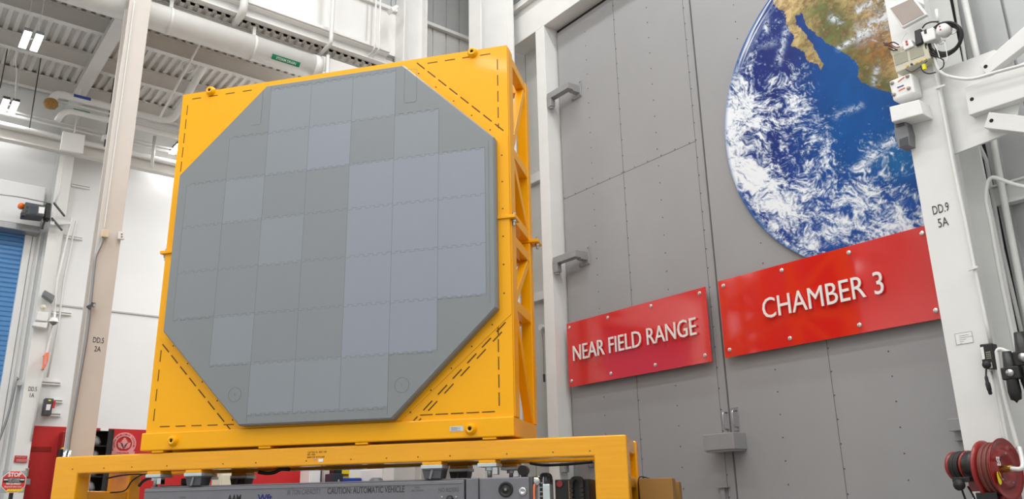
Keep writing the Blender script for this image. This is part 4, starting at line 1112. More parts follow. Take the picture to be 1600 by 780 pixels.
# conduits by column 1A
def wpipe(label, pts, Y, r=.014, m='pipe_white', cat='conduit', name='wall_conduit', group=None):
    mb = MB(); mb.tube([HY(x, y, Y) for x, y in pts], r, 8); return mb.build(name, m, smooth=True, label=label, cat=cat, group=group)
wpipe('white conduit dropping beside the top of the marked 1A column to the door operator', [(99, 255), (92, 300), (86, 317)], 14.9)
wpipe('left of two white conduits running down the right side of the 1A column', [(112, 340), (89, 440), (84, 500), (67, 580), (48, 690)], 14.93, .015)
wpipe('right of two white conduits running down beside the 1A column', [(119, 345), (99, 440), (92, 505), (74, 590)], 15.2, .015)
for n_, (a, b, lb) in enumerate((((100, 368), (129, 374), 'slotted channel pair on the white wall below the operator bracket'), ((112, 288), (141, 293), 'single slotted channel high on the white wall beside the 1A column'),
                   ((81, 487), (112, 490), 'slotted channel on the white wall beside the grey floodlight box'), ((61, 597), (95, 600), 'slotted channel on the white wall below the orange light'),
                   ((83, 626), (98, 627.5), 'upper slotted channel behind the grey disconnect switch'), ((76, 647), (95, 648.5), 'lower slotted channel behind the grey disconnect switch'))):
    t = thing('strut_channel', lb, 'channel', HY(*a, 15.25))
    pa, pb = HY(*a, 15.26), HY(*b, 15.26)
    MB().box(pa.x, pb.x, 15.25, 15.3, pa.z - .03, pa.z + .03).build('channel', 'off_white', t)
    MB().box(pa.x + .01, pb.x - .01, 15.246, 15.251, pa.z - .008, pa.z + .008).build('slot', 'conduit_grey', t)
quadboxY(MB(), [(70, 453), (86, 462), (83, 472), (67, 461)], 14.75, .16).build('speaker_box', 'mid_grey', label='slanted grey box on the 1A column above the small switch boxes', cat='box', bevel=.008)
t = thing('switch_cluster', 'white box with round yellow knob on the 1A column', 'switch', HY(66, 500, 14.8))
quadboxY(MB(), [(59, 487), (77, 488), (74, 502), (56, 500)], 14.8, .12).build('case', 'off_white', t, bevel=.008)
quadboxY(MB(), [(53, 503), (75, 504), (73, 513), (51, 509)], 14.78, .15).build('lower_case', 'off_white', t, bevel=.008)
m_ = MB(); m_.lathe(HY(68, 480, 14.8), (0, -1, 0), [(.045, -.06), (.04, 0), (.03, .03), (0, .035)], 14); m_.build('knob', 'cream', t, smooth=True)
t = thing('dome_camera', 'small white dome camera beside the white switch box on the wall', 'camera', HY(84, 502, 14.85))
m_ = MB(); m_.lathe(HY(84, 499, 14.85), (0, 0, -1), [(0, -.02), (.05, -.02), (.075, .03), (.075, .05)], 16); m_.build('hood', 'off_white', t, smooth=True)
m_ = MB(); m_.lathe(HY(84, 503, 14.85), (0, 0, -1), [(.055, 0), (.04, .04), (0, .06)], 16); m_.build('dome', 'mid_grey', t, smooth=True)
m_ = MB(); m_.tube([HY(86, 488, 14.88), HY(84.5, 499, 14.85)], .02, 8); m_.build('neck', 'off_white', t)
# orange curved light
t = thing('warning_light', 'orange curved warning light on the conduit of the 1A column', 'light', HY(70, 563, 14.8))
P = [(77, 550), (76, 563), (72, 573), (65, 579), (68, 570), (69, 556), (72, 551)]
m_ = MB(); m_.prism([HY(x, y, 14.82) for x, y in P], (0, .1, 0)); m_.build('lens', 'orange', t, bevel=.01)
quadboxY(MB(), [(70, 558), (73.5, 558), (72, 570), (69, 570)], 14.812, .01).build('label', 'seal_pink', t)
for px in ((67, 557), (64, 578)): m_ = MB(); m_.tube([HY(px[0], px[1], 14.85), HY(px[0] + 5, px[1] - .5, 14.85)], .012, 6); m_.build('fixing', 'steel', t)
# disconnect
t = thing('disconnect_switch', 'grey disconnect switch with red handle on the white wall above the red band', 'switch', HY(75, 636, 15.1))
quadboxY(MB(), [(71, 622), (84.5, 623), (80, 649), (67, 649)], 15.08, .17).build('case', 'dark_grey', t, bevel=.01)
quadboxY(MB(), [(73, 632), (80, 632), (78, 641), (71.5, 641)], 15.076, .01).build('label', 'sign_white', t)
quadboxY(MB(), [(76, 624.5), (80, 625), (79.5, 627), (75.5, 626.8)], 15.076, .01).build('yellow_label', 'label_yellow', t)
m_ = MB(); m_.bar(HY(85.5, 627, 15.05), HY(83, 638, 15.05), .03, .03); m_.build('handle', 'red_paint', t)
# dangling grey cord left
t = thing('power_outlet', 'small white box with a grey cord on the blue door frame', 'box', HY(30, 597, 15.1))
quadboxY(MB(), [(26, 592), (35, 595), (34, 602), (27, 602)], 15.15, .1).build('case', 'off_white', t, bevel=.005)
m_ = MB(); m_.tube(smooth_path([HY(29, 594, 15.1), HY(26, 591, 15.1), HY(23, 605, 15.08), HY(17, 632, 15.08), HY(9, 660, 15.08), HY(-4, 695, 15.08)]), .018, 8); m_.build('cord', 'conduit_grey', t, smooth=True)
# items on column 2A
Y2 = 11.13
t = thing('junction_box', 'brown tan junction box on the left edge of the marked 2A column', 'box', HY(165, 365, Y2)); quadboxY(MB(), [(160, 358), (170.5, 359), (169.5, 371), (159, 369.5)], Y2 - .08, .075).build('case', 'wood', t, bevel=.005)
t = thing('outlet_box', 'white outlet box on the right edge of the marked 2A column', 'box', HY(189, 367, Y2)); quadboxY(MB(), [(185, 361.5), (195, 362.5), (194.5, 374), (184.5, 373)], Y2 - .06, .055).build('case', 'off_white', t, bevel=.004)
for yy in (365, 369): quadboxY(MB(), [(189, yy), (191.5, yy), (191.5, yy + 2), (189, yy + 2)], Y2 - .064, .005).build('socket', 'mid_grey', t)
def tube_px(pts, Y, r, m, n=8):
    mb = MB(); mb.tube(smooth_path([HY(x, y, Y) for x, y in pts]), r, n); return mb
tube_px([(160, 371), (158, 382), (150, 400), (147, 420), (142, 470), (135, 530), (123, 600), (108, 690), (107, 716)], Y2 - .04, .017, 0).build('column_conduit', 'conduit_grey', smooth=True, label='steel conduit winding down the left edge of the 2A column', cat='conduit')
tube_px([(210, 2), (194, 125), (177, 250), (167, 325), (163, 358)], Y2 - .02, .009, 0).build('column_conduit', 'pipe_white', smooth=True, label='thin white conduit down the left flange of the 2A column above the box', cat='conduit')
t = thing('pipe_clamp', 'dark steel clamp joining the wall pipe to the 2A column conduit', 'clamp', HY(143, 478, Y2))
m_ = MB(); m_.bar(HY(136, 480, Y2 - .06), HY(149, 475, Y2 - .06), .05, .03); m_.bar(HY(139, 483, Y2 - .07), HY(145, 473, Y2 - .07), .035, .03); m_.build('jaw', 'dark_grey', t, bevel=.003)
m_ = MB(); m_.cyl(HY(148, 477, Y2 - .09), (0, 1, 0), .02, .05, 8); m_.build('bolt', 'steel', t)

# ============================================================ RED BAND OF THE BACK WALL
t = thing('red_cabinet', 'tall dark red cabinet against the red wall just left of the 2A column', 'cabinet', HY(104, 700, 14.9))
a = HY(99.5, 674, 14.95); b = HY(109.5, 674, 14.95)
MB().box(a.x, b.x, 14.95, 15.27, 0, a.z).build('body', 'reel_red', t, bevel=.01)
MB().box(a.x + .01, b.x, 14.93, 14.95, .1, a.z - .05).build('door', 'reel_red', t, bevel=.005)
t = thing('floor_machine', 'black device with yellow cap beside the dark red cabinet', 'device', HY(99, 707, 14.6))
a = HY(94, 699.5, 14.6); b = HY(103, 716, 14.6); MB().box(a.x, b.x, 14.6, 14.8, 0, a.z - .02).build('case', 'black_plastic', t, bevel=.01)
MB().box(a.x + .03, b.x, 14.58, 14.7, a.z - .025, a.z).build('cap', 'label_yellow', t)
t = thing('steel_canister', 'pair of shiny steel tubes at the foot of the 2A column', 'canister', HY(104, 710, 11.1))
for x in (101, 107): m_ = MB(); c = HY(x, 704, 11.06); m_.tube([Vector((c.x, 11.0, .9)), Vector((c.x, 11.0, c.z))], .022, 12); m_.build('tube', 'chrome', t, smooth=True)
a = HY(48, 700, BY - .03); b = HY(80, 703, BY - .03)
m_ = MB(); m_.box(a.x, b.x, BY - .03, BY - .02, a.z - .05, a.z + .02); struct('trim_10', m_, 'reel_red')
# notices
t = thing('notice', 'small red notice reading IMPORTANT left of the red wall', 'sign', HY(32, 717, 14.9))
quadboxY(MB(), [(23.5, 712), (43, 712.5), (41.5, 723.5), (21.5, 722.5)], 14.93, .01).build('plate', 'red_paint', t)
m_ = MB(); text_into(m_, 'IMPORTANT', HY(24.5, 716.2, 14.926), EX, (0, 0, 1), width=HY(41, 716, 14.9).x - HY(24.5, 716, 14.9).x, height=.03, bold=.01)
for k in range(3): a = HY(24, 718 + k * 1.5, 14.926); m_.box(a.x + .01, a.x + .2 - .02 * k, 14.925, 14.927, a.z - .004, a.z + .004)
m_.build('lettering', 'seal_pink', t)
# stop sign
YS = 11.0
t = thing('stop_sign', 'octagonal red STOP sign for eye protection at the lower left', 'sign', Vector((HY(22, 752, YS).x, YS, 0)))
c = HY(21.5, 753, YS); rS = (HY(42, 753, YS).x - HY(1, 753, YS).x) / 2
def octy(r, y, th): return [(c.x + r * math.cos(R(22.5 + 45 * k)), y, c.z + r * math.sin(R(22.5 + 45 * k))) for k in range(8)]
bk = MB(); bk.box(c.x - rS * .93, c.x + rS * .93, YS + .012, YS + .018, c.z - rS * .93, c.z + rS * .93); bk.build('backing_plate', 'steel', t)
m_ = MB(); m_.prism(octy(rS, YS, 0), (0, .012, 0)); m_.build('border', 'sign_white', t)
m_ = MB(); m_.prism(octy(rS * .95, YS - .002, 0), (0, .003, 0)); f_ = m_.build('face', 'sign_red', t)
m_ = MB(); m_.box(c.x - rS * .8, c.x + rS * .8, YS - .004, YS - .002, c.z - .01, c.z + rS * .32); m_.build('black_band', 'black_plastic', f_)
m_ = MB()
def st(s, zz, h, wd, bold=.02): text_into(m_, s, Vector((c.x - wd / 2, YS - .004, c.z + zz)), EX, (0, 0, 1), width=wd, height=h, bold=bold)
st('STOP', rS * .42, rS * .36, rS * 1.0, .03); st('SAFETY GLASSES', rS * .17, rS * .1, rS * .85); st('with side shields', rS * .02, rS * .1, rS * .85)
st('REQUIRED', -rS * .28, rS * .2, rS * 1.1, .02); st('Beyond this Line', -rS * .52, rS * .16, rS * 1.3, .01)
for sx in (-1, 1): m_.box(c.x + sx * rS * .62 - .02, c.x + sx * rS * .62 + .02, YS - .006, YS - .004, c.z + rS * .12, c.z + rS * .22)
m_.build('lettering', 'sign_white', f_)
m_ = MB()
for k in range(5): x = c.x - rS * .55 + k * rS * .25; m_.prism([(x, YS - .004, c.z - rS * .82), (x + .03, YS - .004, c.z - rS * .82), (x + .055, YS - .004, c.z - rS * .62), (x + .025, YS - .004, c.z - rS * .62)], (0, .002, 0))
m_.build('hazard_stripes', 'label_yellow', f_)
MB().tube([(c.x + .0, YS + .05, 0), (c.x + .0, YS + .05, c.z + .1)], .022, 10).build('post', 'black_plastic', t)
MB().cyl((c.x, YS + .05, 0), (0, 0, 1), .2, .04, 20).build('base', 'black_plastic', t)
t = thing('door_latch', 'grey door latch and lock on the edge of the red wall by the stop sign', 'latch', HY(44, 740, 14.9))
quadboxY(MB(), [(41, 731), (46, 732), (44, 745), (40, 744)], 14.9, .06).build('handle_plate', 'steel', t, bevel=.005)
quadboxY(MB(), [(42, 748), (48, 749), (47, 758), (41, 757)], 14.9, .06).build('lock_body', 'mid_grey', t, bevel=.005)

# shelf with bins and emblem poster
xs0 = HY(148, 690, 15.0).x; xs1 = HY(175.5, 690, 15.0).x; zt = HY(160, 671, 15.0).z
xs0 -= .25
t = thing('storage_shelf', 'black open storage shelf against the wall right of the 2A column', 'shelf', ((xs0 + xs1) / 2, 15.1, 0))
MB().box(xs0, xs0 + .03, 14.95, 15.27, 0, zt).box(xs1 - .03, xs1, 14.95, 15.27, 0, zt).box(xs0, xs1, 15.24, 15.27, 0, zt).build('frame', 'black_plastic', t)
zs = [zt - .02 - .24 * k for k in range(8)]
for z in zs: MB().box(xs0 + .03, xs1 - .03, 14.96, 15.24, z - .02, z).build('shelf_board', 'black_plastic', t)
MB().box(xs1 - .09, xs1 - .03, 14.94, 14.96, 0, zt).build('side_post', 'black_rubber', t)
for k, z in enumerate(zs[1:7]):
    lb = 'clear plastic bag of parts on the black shelf, tier %s from the top' % ('first second third fourth fifth sixth'.split()[k])
    wd = (.24, .14, .12, .2, .26, .2)[k]; x = xs1 - .16 - wd
    m_ = MB(); m_.lathe(((x + wd / 2), 15.08, z), (0, 0, 1), [(0, 0), (wd / 2, 0), (wd / 2 * 1.05, .06), (wd / 2 * .8, .13), (wd / 2 * .3, .17), (0, .17)], 10)
    m_.build('parts_bag', 'mid_grey', label=lb, cat='bag', smooth=True)
a = HY(160, 671, 14.9); m_ = MB(); m_.box(a.x - .02, a.x + .1, 14.93, 14.95, zt - .03, zt + .03); m_.build('shelf_label', 'off_white', t)
# emblem: ring seal with three leaves
em = thing('wall_emblem', 'pale red round seal with oak leaves on the red wall beside the black shelf', 'emblem', HY(194, 695, BY - .03))
c = HY(194, 694, BY - .03); rE = (HY(213.5, 692, BY - .03).x - HY(175, 692, BY - .03).x) / 2 * .98
m_ = MB(); y = BY - .03; n = 40
def ann(r0, r1, yy):
    for k in range(n):
        a0, a1 = 2 * math.pi * k / n, 2 * math.pi * (k + 1) / n
        m_.prism([(c.x + r0 * math.cos(a0), yy, c.z + r0 * math.sin(a0)), (c.x + r1 * math.cos(a0), yy, c.z + r1 * math.sin(a0)), (c.x + r1 * math.cos(a1), yy, c.z + r1 * math.sin(a1)), (c.x + r0 * math.cos(a1), yy, c.z + r0 * math.sin(a1))], (0, .01, 0))
ann(rE * .66, rE, y)
def leaf(cx, cz, ang, L):
    pts = []; w_ = [.05, .2, .12, .3, .18, .38, .22, .36, .2, .26, .1, .12, 0]
    for k, q in enumerate(w_): pts.append((q, k / 12))
    out = [(a, b) for a, b in pts] + [(-a, b) for a, b in pts[::-1]]
    ca, sa = math.cos(ang), math.sin(ang)
    P = [(c.x + cx + (a * ca - b * sa) * L, y, c.z + cz + (a * sa + b * ca) * L) for a, b in out]
    for k in range(12):
        m_.prism([P[k], P[k + 1], P[24 - k], P[25 - k]], (0, .01, 0))
leaf(0, -rE * .35, 0, rE * .9); leaf(-rE * .05, -rE * .38, .75, rE * .68); leaf(rE * .05, -rE * .38, -.75, rE * .68)
m_.box(c.x - rE * .95, c.x + rE * .95, y - .006, y, c.z - rE * .92, c.z - rE * .6)
m_.build('seal', 'seal_pink', em)
# letters around the ring
m_ = MB(); word = 'GREEN BUILDING COUNCIL'; nW = len(word)
for k, ch in enumerate(word):
    if ch == ' ': continue
    a_ = R(200 - 220 * k / (nW - 1)); ctr = Vector((c.x + rE * .76 * math.cos(a_), y - .001, c.z + rE * .76 * math.sin(a_)))
    up = Vector((math.cos(a_), 0, math.sin(a_))); ex = Vector((math.sin(a_), 0, -math.cos(a_)))
    text_into(m_, ch, ctr - ex * rE * .05, ex, up, width=rE * .1, height=rE * .15, ext=.003)
m_.build('ring_lettering', 'red_paint', em); m_ = MB(); text_into(m_, 'MEMBER', Vector((c.x - rE * .5, y - .008, c.z - rE * .85)), EX, (0, 0, 1), width=rE, height=rE * .15, ext=.002)
m_.build('lettering', 'red_paint', em)
# things glimpsed under the stand
def bgbox(name, label, cat, px, Y, th, m, floor=True, bev=.01):
    P = [HY(x, y, Y) for x, y in px]; x0, x1 = min(p.x for p in P), max(p.x for p in P); z0, z1 = min(p.z for p in P), max(p.z for p in P)
    t = thing(name, label, cat, ((x0 + x1) / 2, Y + th / 2, 0 if floor else z0))
    b_ = MB().box(x0, x1, Y, Y + th, 0 if floor else z0, z1).build('body', m, t, bevel=bev)
    return t, x0, x1, z1
t, x0, x1, z1 = bgbox('control_cabinet', 'light grey cabinet seen under the beam in front of the red wall', 'cabinet', [(345, 738), (385, 762)], 13.6, .4, 'cream')
MB().box(x0 + .03, x1 - .03, 13.585, 13.6, .1, z1 - .04).build('door', 'cream', t, bevel=.004)
t, x0, x1, z1 = bgbox('locker', 'narrow white locker right of the red wall, seen under the beam', 'locker', [(484, 728), (500, 760)], 14.6, .4, 'off_white')
MB().box(x1, x1 + .03, 14.6, 14.9, 0, z1).build('side', 'dark_grey', t)
MB().box(x0 + .02, x1 - .02, 14.59, 14.6, .1, z1 - .03).build('door', 'off_white', t)
t, x0, x1, z1 = bgbox('grey_cabinet', 'pale green-grey cabinet right of the white locker, seen under the beam', 'cabinet', [(507, 728), (522, 760)], 14.95, .3, 'siding_light')
MB().box(x0 + .02, x1 - .02, 14.935, 14.95, .1, z1 - .03).build('door', 'siding_light', t)
t, x0, x1, z1 = bgbox('work_machine', 'dark navy machine between the cabinets and the blue bin, seen under the beam', 'machine', [(520, 740), (536, 760)], 13.4, .3, 'navy_machine')
MB().box(x0 + .03, x1 - .02, 13.42, 13.6, z1, z1 + .1).build('head', 'black_plastic', t, bevel=.008)
MB().lathe(((x0 + x1) / 2, 13.39, z1 - .12), (0, -1, 0), [(0.02, 0), (.02, .02), (0, .02)], 10).build('knob', 'chrome', t)
t, x0, x1, z1 = bgbox('storage_bin', 'yellow bin behind the navy machine, seen under the beam', 'bin', [(527, 732), (546, 746)], 14.7, .3, 'yellow_plastic')
MB().box(x0 + .03, x1 - .03, 14.685, 14.7, z1 - .14, z1 - .1).build('slot_label', 'slot_dark', t)
t, x0, x1, z1 = bgbox('workbench', 'long workbench with a blue front edge, seen under the beam', 'bench', [(537, 747), (565, 756)], 13.9, .5, 'blue_plastic')
t, x0, x1, z1 = bgbox('storage_bin', 'yellow bin on the right of the blue bench edge, seen under the beam', 'bin', [(566, 745), (590, 757)], 14.55, .3, 'yellow_plastic')
m_ = MB(); a = HY(588, 747, 12.8); m_.lathe(Vector((a.x, 12.8, 0)), (0, 0, 1), [(0, 0), (.16, 0), (.16, a.z - .08), (.08, a.z), (0, a.z)], 16); m_.build('dark_drum', 'dark_grey', label='dark grey drum beside the white machine cabinet, seen under the beam', cat='drum', smooth=True)
t, x0, x1, z1 = bgbox('machine_cabinet', 'large white machine cabinet with a slot handle, seen under the beam', 'cabinet', [(597, 732), (663, 760)], 13.2, .8, 'off_white')
xa = HY(603.5, 745, 13.2).x; MB().box(xa, xa + .03, 13.185, 13.2, z1 - .3, z1 - .12).build('slot_handle', 'black_plastic', t)
xa = HY(612, 745, 13.2).x; MB().box(xa, xa + .02, 13.18, 13.2, .1, z1 - .02).build('door_edge', 'cream', t)
xa = HY(597, 745, 13.2).x; MB().tube([(xa, 13.1, 0), (xa, 13.1, z1 - .1)], .03, 10).build('side_post', 'off_white', t)
t, x0, x1, z1 = bgbox('partition_panel', 'cream panel with two dark slots, seen under the right half of the beam', 'panel', [(736, 726), (786, 752)], 11.5, .1, 'cream')
for x in (771, 781):
    q = HY(x, 746, 11.5); MB().box(q.x - .02, q.x + .02, 11.49, 11.5, q.z - .08, q.z + .04).build('slot', 'black_plastic', t)
t, x0, x1, z1 = bgbox('yellow_post', 'yellow and white guard post seen under the beam left of the dark cable chain', 'post', [(788, 735), (797, 752)], 11.3, .1, 'yellow_plastic')
t, x0, x1, z1 = bgbox('guard_box', 'white box with a yellow top seen under the beam between two yellow posts', 'box', [(800, 734), (816, 752)], 11.42, .15, 'off_white')
MB().box(x0, x1, 11.41, 11.42, z1 - .05, z1).build('yellow_edge', 'yellow_plastic', t)
t, x0, x1, z1 = bgbox('yellow_post', 'slotted yellow post seen under the beam beside the grey door wall', 'post', [(819, 730), (826, 752)], 11.1, .08, 'yellow_plastic')
MB().box((x0 + x1) / 2 - .006, (x0 + x1) / 2 + .006, 11.09, 11.1, z1 - .14, z1 - .0).build('slot', 'black_plastic', t)
t, x0, x1, z1 = bgbox('partition_screen', 'pale slatted screen seen under the beam beside the lift column', 'screen', [(696, 730), (708, 756)], 11.6, .1, 'cream')
t, x0, x1, z1 = bgbox('instrument_rack', 'dark instrument rack seen under the beam right of the lift column', 'rack', [(706, 738), (740, 756)], 11.9, .3, 'black_plastic')
MB().box(x0, x1 - .05, 11.88, 11.9, z1 - .03, z1).build('top_edge', 'bright_steel', t)
# pull cord on the recess panel
t = thing('pull_switch', 'white pull-cord switch on the wall between yellow frame and white jamb post', 'switch', HX(846, 510, 8.44))
m_ = MB(); q = HX(846, 512, 8.44); m_.lathe(q, (-1, 0, 0), [(0, 0.03), (.05, .03), (.05, -.06)], 12); m_.build('case', 'off_white', t)
m_ = MB(); m_.tube(smooth_path([HX(847, 520, 8.4), HX(849, 545, 8.4), HX(850, 585, 8.4)]), .006, 6); m_.build('cord', 'conduit_grey', t)
m_ = MB(); m_.tube([HX(850, 585, 8.4), HX(850.5, 597, 8.4)], .018, 8); m_.build('grip', 'dark_grey', t)
struct('trim_11', MB().box(8.42, 8.5, 9.5, 11.4, 3.70, 3.84), 'white_steel', bevel=.004)
a = HX(845, 278, 8.48); struct('trim_12', MB().box(8.42, 8.5, 9.5, 11.4, a.z - .06, a.z + .1), 'white_steel', bevel=.004)

# ============================================================ RIGHT COLUMN: BRACES, EQUIPMENT, PIPES
t = thing('gusset_plate', 'large white gusset plate with bolted ends behind the DD.9 column', 'plate', HX(1530, 170, 7.7))
m_ = MB(); m_.prism([HX(x, y, 7.68) for x, y in ((1462, 112), (1478, 106), (1553, 78), (1573, 82), (1582, 97), (1594, 160), (1590, 180), (1576, 208), (1493, 240), (1470, 250))], (.03, 0, 0)); m_.build('plate', 'white_steel', t)
def brace(label, px, bolt):
    t = thing('brace_beam', label, 'beam', HX(px[0][0], px[0][1], 7.6))
    P = [HX(x, y, 7.58) for x, y in px]
    m_ = MB(); m_.prism(P, (.1, 0, 0)); m_.build('beam', 'white_steel', t, bevel=.005)
    m_ = MB(); m_.lathe(HX(*bolt, 7.579), (-1, 0, 0), [(.018, -.002), (.018, .001), (0, .001)], 12); m_.build('bolt_hole', 'black_hole', t)
def ext(a, b, k):   # continue a picture edge beyond the frame
    return (a[0] + (b[0] - a[0]) * k, a[1] + (b[1] - a[1]) * k)
brace('upper white brace beam sloping up to the right from the gusset plate', [(1542, 117), (1530, 103), ext((1530, 103), (1600, 41), 6), ext((1542, 117), (1600, 72), 6.8)], (1540, 104))
brace('middle thick white brace beam running level from the gusset plate', [(1514, 180), (1506, 137), ext((1506, 137), (1600, 97), 5), ext((1514, 180), (1600, 152), 5.2)], (1518.5, 155))
brace('lower white brace beam sloping down to the right from the gusset plate', [(1537, 199.5), (1545, 175), ext((1545, 175), (1600, 181), 6), ext((1537, 199.5), (1600, 207), 5.8)], (1549, 188.5))
def xt(label, pts, X, r, m='pipe_white', name='column_pipe', cat='pipe', sm=True, n=10):
    mb = MB(); P = [HX(x, y, X) for x, y in pts]; mb.tube(smooth_path(P) if sm else P, r, n); return mb.build(name, m, smooth=True, label=label, cat=cat)
# face of column equipment
XE = 7.45
t = thing('panel_antenna', 'beige-faced flat square antenna tilted at the top of the DD.9 column', 'antenna', HX(1418, 15, XE))
P = [(1389, 11.5), (1425, -5), (1447, 22.5), (1409.5, 42)]
m_ = MB(); m_.prism([HX(x, y, XE - .05) for x, y in [(1388, 10.5), (1425.5, -7), (1448.5, 22.5), (1409, 44)]], (.05, 0, 0)); m_.build('case', 'off_white', t, bevel=.012)
m_ = MB(); m_.prism([HX(x, y, XE - .053) for x, y in [(1391, 12.5), (1425, -3), (1444.5, 22), (1410, 40)]], (.01, 0, 0)); m_.build('face', 'beige_face', t, bevel=.004)
m_ = MB(); m_.tube([HX(1430, 5, XE), HX(1440, 10, CX)], .03, 8); m_.build('mount_arm', 'off_white', t)
t = thing('radio_box', 'khaki box with two dark windows and ports on the DD.9 column', 'box', HX(1423, 98, XE))
m_ = MB(); m_.prism([HX(x, y, XE) for x, y in [(1393, 84), (1447, 65), (1454, 91), (1400, 114)]], (CX - XE - .001, 0, 0)); m_.build('case', 'khaki', t, bevel=.008)
for P in ([(1396, 86), (1416, 79), (1419, 95), (1399, 103)], [(1420, 77), (1440, 70), (1444, 86), (1423, 94)]):
    m_ = MB(); m_.prism([HX(x, y, XE - .004) for x, y in P], (.01, 0, 0)); m_.build('window', 'khaki_window', t, bevel=.002)
for k in range(5):
    q = HX(1417 + 7 * k, 103 - 2.7 * k, XE - .01); m_ = MB(); m_.cyl(q, (1, 0, 0), .012, .03, 8); m_.build('port', 'brass' if k != 1 else 'black_plastic', t)
m_ = MB(); m_.prism([HX(x, y, XE + .02) for x, y in [(1391, 80), (1417, 70), (1418, 74), (1393, 86)]], (.1, 0, 0)); m_.build('lid_flange', 'khaki', t)
def eqbox(name, label, cat, px, X, th, m, bev=.01):
    t = thing(name, label, cat, HX(px[0][0], px[0][1], X)); m_ = MB(); m_.prism([HX(x, y, X) for x, y in px], (th, 0, 0)); m_.build('case', m, t, bevel=bev); return t
t = eqbox('junction_box', 'small white box with two ports on top of the khaki box', 'box', [(1409, 66), (1423, 61), (1428, 72), (1412, 79)], XE - .02, .15, 'off_white')
for px in ((1416, 65), (1417, 69)): m_ = MB(); m_.cyl(HX(*px, XE - .025), (1, 0, 0), .012, .02, 8); m_.build('port', 'red_paint', t)
m_ = MB(); m_.tube(smooth_path([HX(1409, 66, XE), HX(1411, 58, XE), HX(1417, 51, XE)]), .005, 6); m_.build('antenna_wire', 'off_white', t)
eqbox('power_adapter', 'black power adapter between the two small white boxes on the column', 'adapter', [(1428, 48), (1438, 44), (1441, 67), (1430, 72)], XE - .03, .1, 'black_plastic')
t = eqbox('junction_box', 'white box with a round base in the middle of the column cables', 'box', [(1438, 50), (1458, 42), (1462, 60), (1443, 67)], XE - .03, .13, 'off_white')
m_ = MB(); m_.prism([HX(x, y, XE - .034) for x, y in [(1443, 47), (1447, 45), (1448, 52), (1444, 53)]], (.01, 0, 0)); m_.build('plug', 'black_plastic', t, bevel=.003)
t = thing('access_point', 'round white wireless unit with whip antenna beside the black cable coil', 'antenna', HX(1470, 45, XE))
m_ = MB(); m_.lathe(HX(1471, 45, XE - .06), (1, 0, 0), [(0, 0), (.05, .0), (.06, .02), (.06, .09), (0, .09)], 20); m_.build('case', 'off_white', t, smooth=True)
m_ = MB(); m_.tube([HX(1466, 36, XE), HX(1463, 15, XE)], .014, 8); m_.build('whip', 'off_white', t, smooth=True)
for px in ((1468, 41), (1469, 46)): m_ = MB(); m_.cyl(HX(*px, XE - .065), (1, 0, 0), .008, .02, 8); m_.build('port', 'red_paint', t)
t = thing('cable_coil', 'large coil of black cable hanging on the right edge of the DD.9 column', 'cable', HX(1482, 60, 7.5))
q = HX(1479, 60, 7.52)
for k in range(6):
    m_ = MB(); m_.torus(q + Vector((-.02 * (k % 3), (.008 * (k // 2)), -.006 * k)), (1, .15 * (k % 2), .1), .135 + .010 * (k % 3), .011, 32, 7); m_.build('turn', 'black_rubber', t, smooth=True)
for k in (1490, 1472):
    m_ = MB(); m_.torus(HX(k, 66 if k == 1472 else 50, 7.48), (0, .3, 1), .028, .004, 14, 5); m_.build('tie', 'pipe_white', t)
for nm, pts, r, m, lb in (('cable', [(1441, 44), (1446, 38), (1455, 34.5), (1466, 34)], .007, 'black_rubber', 'black cable arching over the white box to the round unit'),
                       ('cable', [(1438, 103), (1443, 112), (1452, 115), (1462, 113)], .006, 'black_rubber', 'thin black cable looping below the khaki box'),
                       ('cable', [(1415, 108), (1424, 112), (1434, 107), (1449, 95)], .006, 'dark_grey', 'dark cable running under the khaki box to the conduit'),
                       ('cable', [(1466, 90), (1474, 94), (1474, 104), (1468, 109)], .006, 'black_rubber', 'short black cable curl below the coil'),
                       ('cable', [(1460, 68), (1465, 80), (1471, 96), (1480, 92), (1476, 66)], .004, 'off_white', 'thin white wire loop hanging from the round unit')):
    xt(lb, pts, XE - .02, r, m, nm, 'cable')
for k, (pts, m) in enumerate((([(1380, 67), (1388, 68), (1396, 66), (1404, 70)], 'black_rubber'), ([(1381, 70), (1390, 72), (1398, 76), (1402, 79)], 'black_rubber'), ([(1383, 69), (1392, 70), (1400, 74), (1406, 73)], 'reel_red'), ([(1388, 75), (1396, 79), (1402, 77)], 'black_rubber'))):
    xt(('topmost black', 'middle black', 'red', 'lowest black')[k] + ' cable end sticking out left of the khaki box', pts, XE - .03, .006, m, 'cable_end', 'cable')
t = thing('cable_tag', 'small yellow tag on the cables below the khaki box', 'tag', HX(1443, 104, XE - .04)); rectX(MB(), [(1440, 101), (1446, 107)], XE - .05, .03).build('tag', 'label_yellow', t)
t = eqbox('relay_box', 'rounded white box with four grey corner screws on the DD.9 column', 'box', [(1388, 127), (1423, 113), (1430, 145), (1395, 158)], XE - .02, .16, 'off_white', .02)
for px in ((1394, 130), (1418, 119), (1397, 148), (1420, 138)): m_ = MB(); m_.lathe(HX(*px, XE - .02), (-1, 0, 0), [(.02, 0), (.018, .012), (0, .014)], 12); m_.build('corner_screw', 'beige_face', t, smooth=True)
for a, b, m in (((1403, 128), (1413, 120), 'orange'), ((1404, 142), (1414, 137), 'orange'), ((1402, 137), (1412, 133), 'label_blue')):
    m_ = MB(); m_.bar(HX(*a, XE - .022), HX(*b, XE - .022), .006, .012, up=(1, 0, 0)); m_.build('mark', m, t)
t = eqbox('cover_box', 'plain long white box below the relay box on the DD.9 column', 'box', [(1389, 167), (1436, 155), (1442, 178), (1393, 191)], XE - .05, .2, 'off_white', .01)
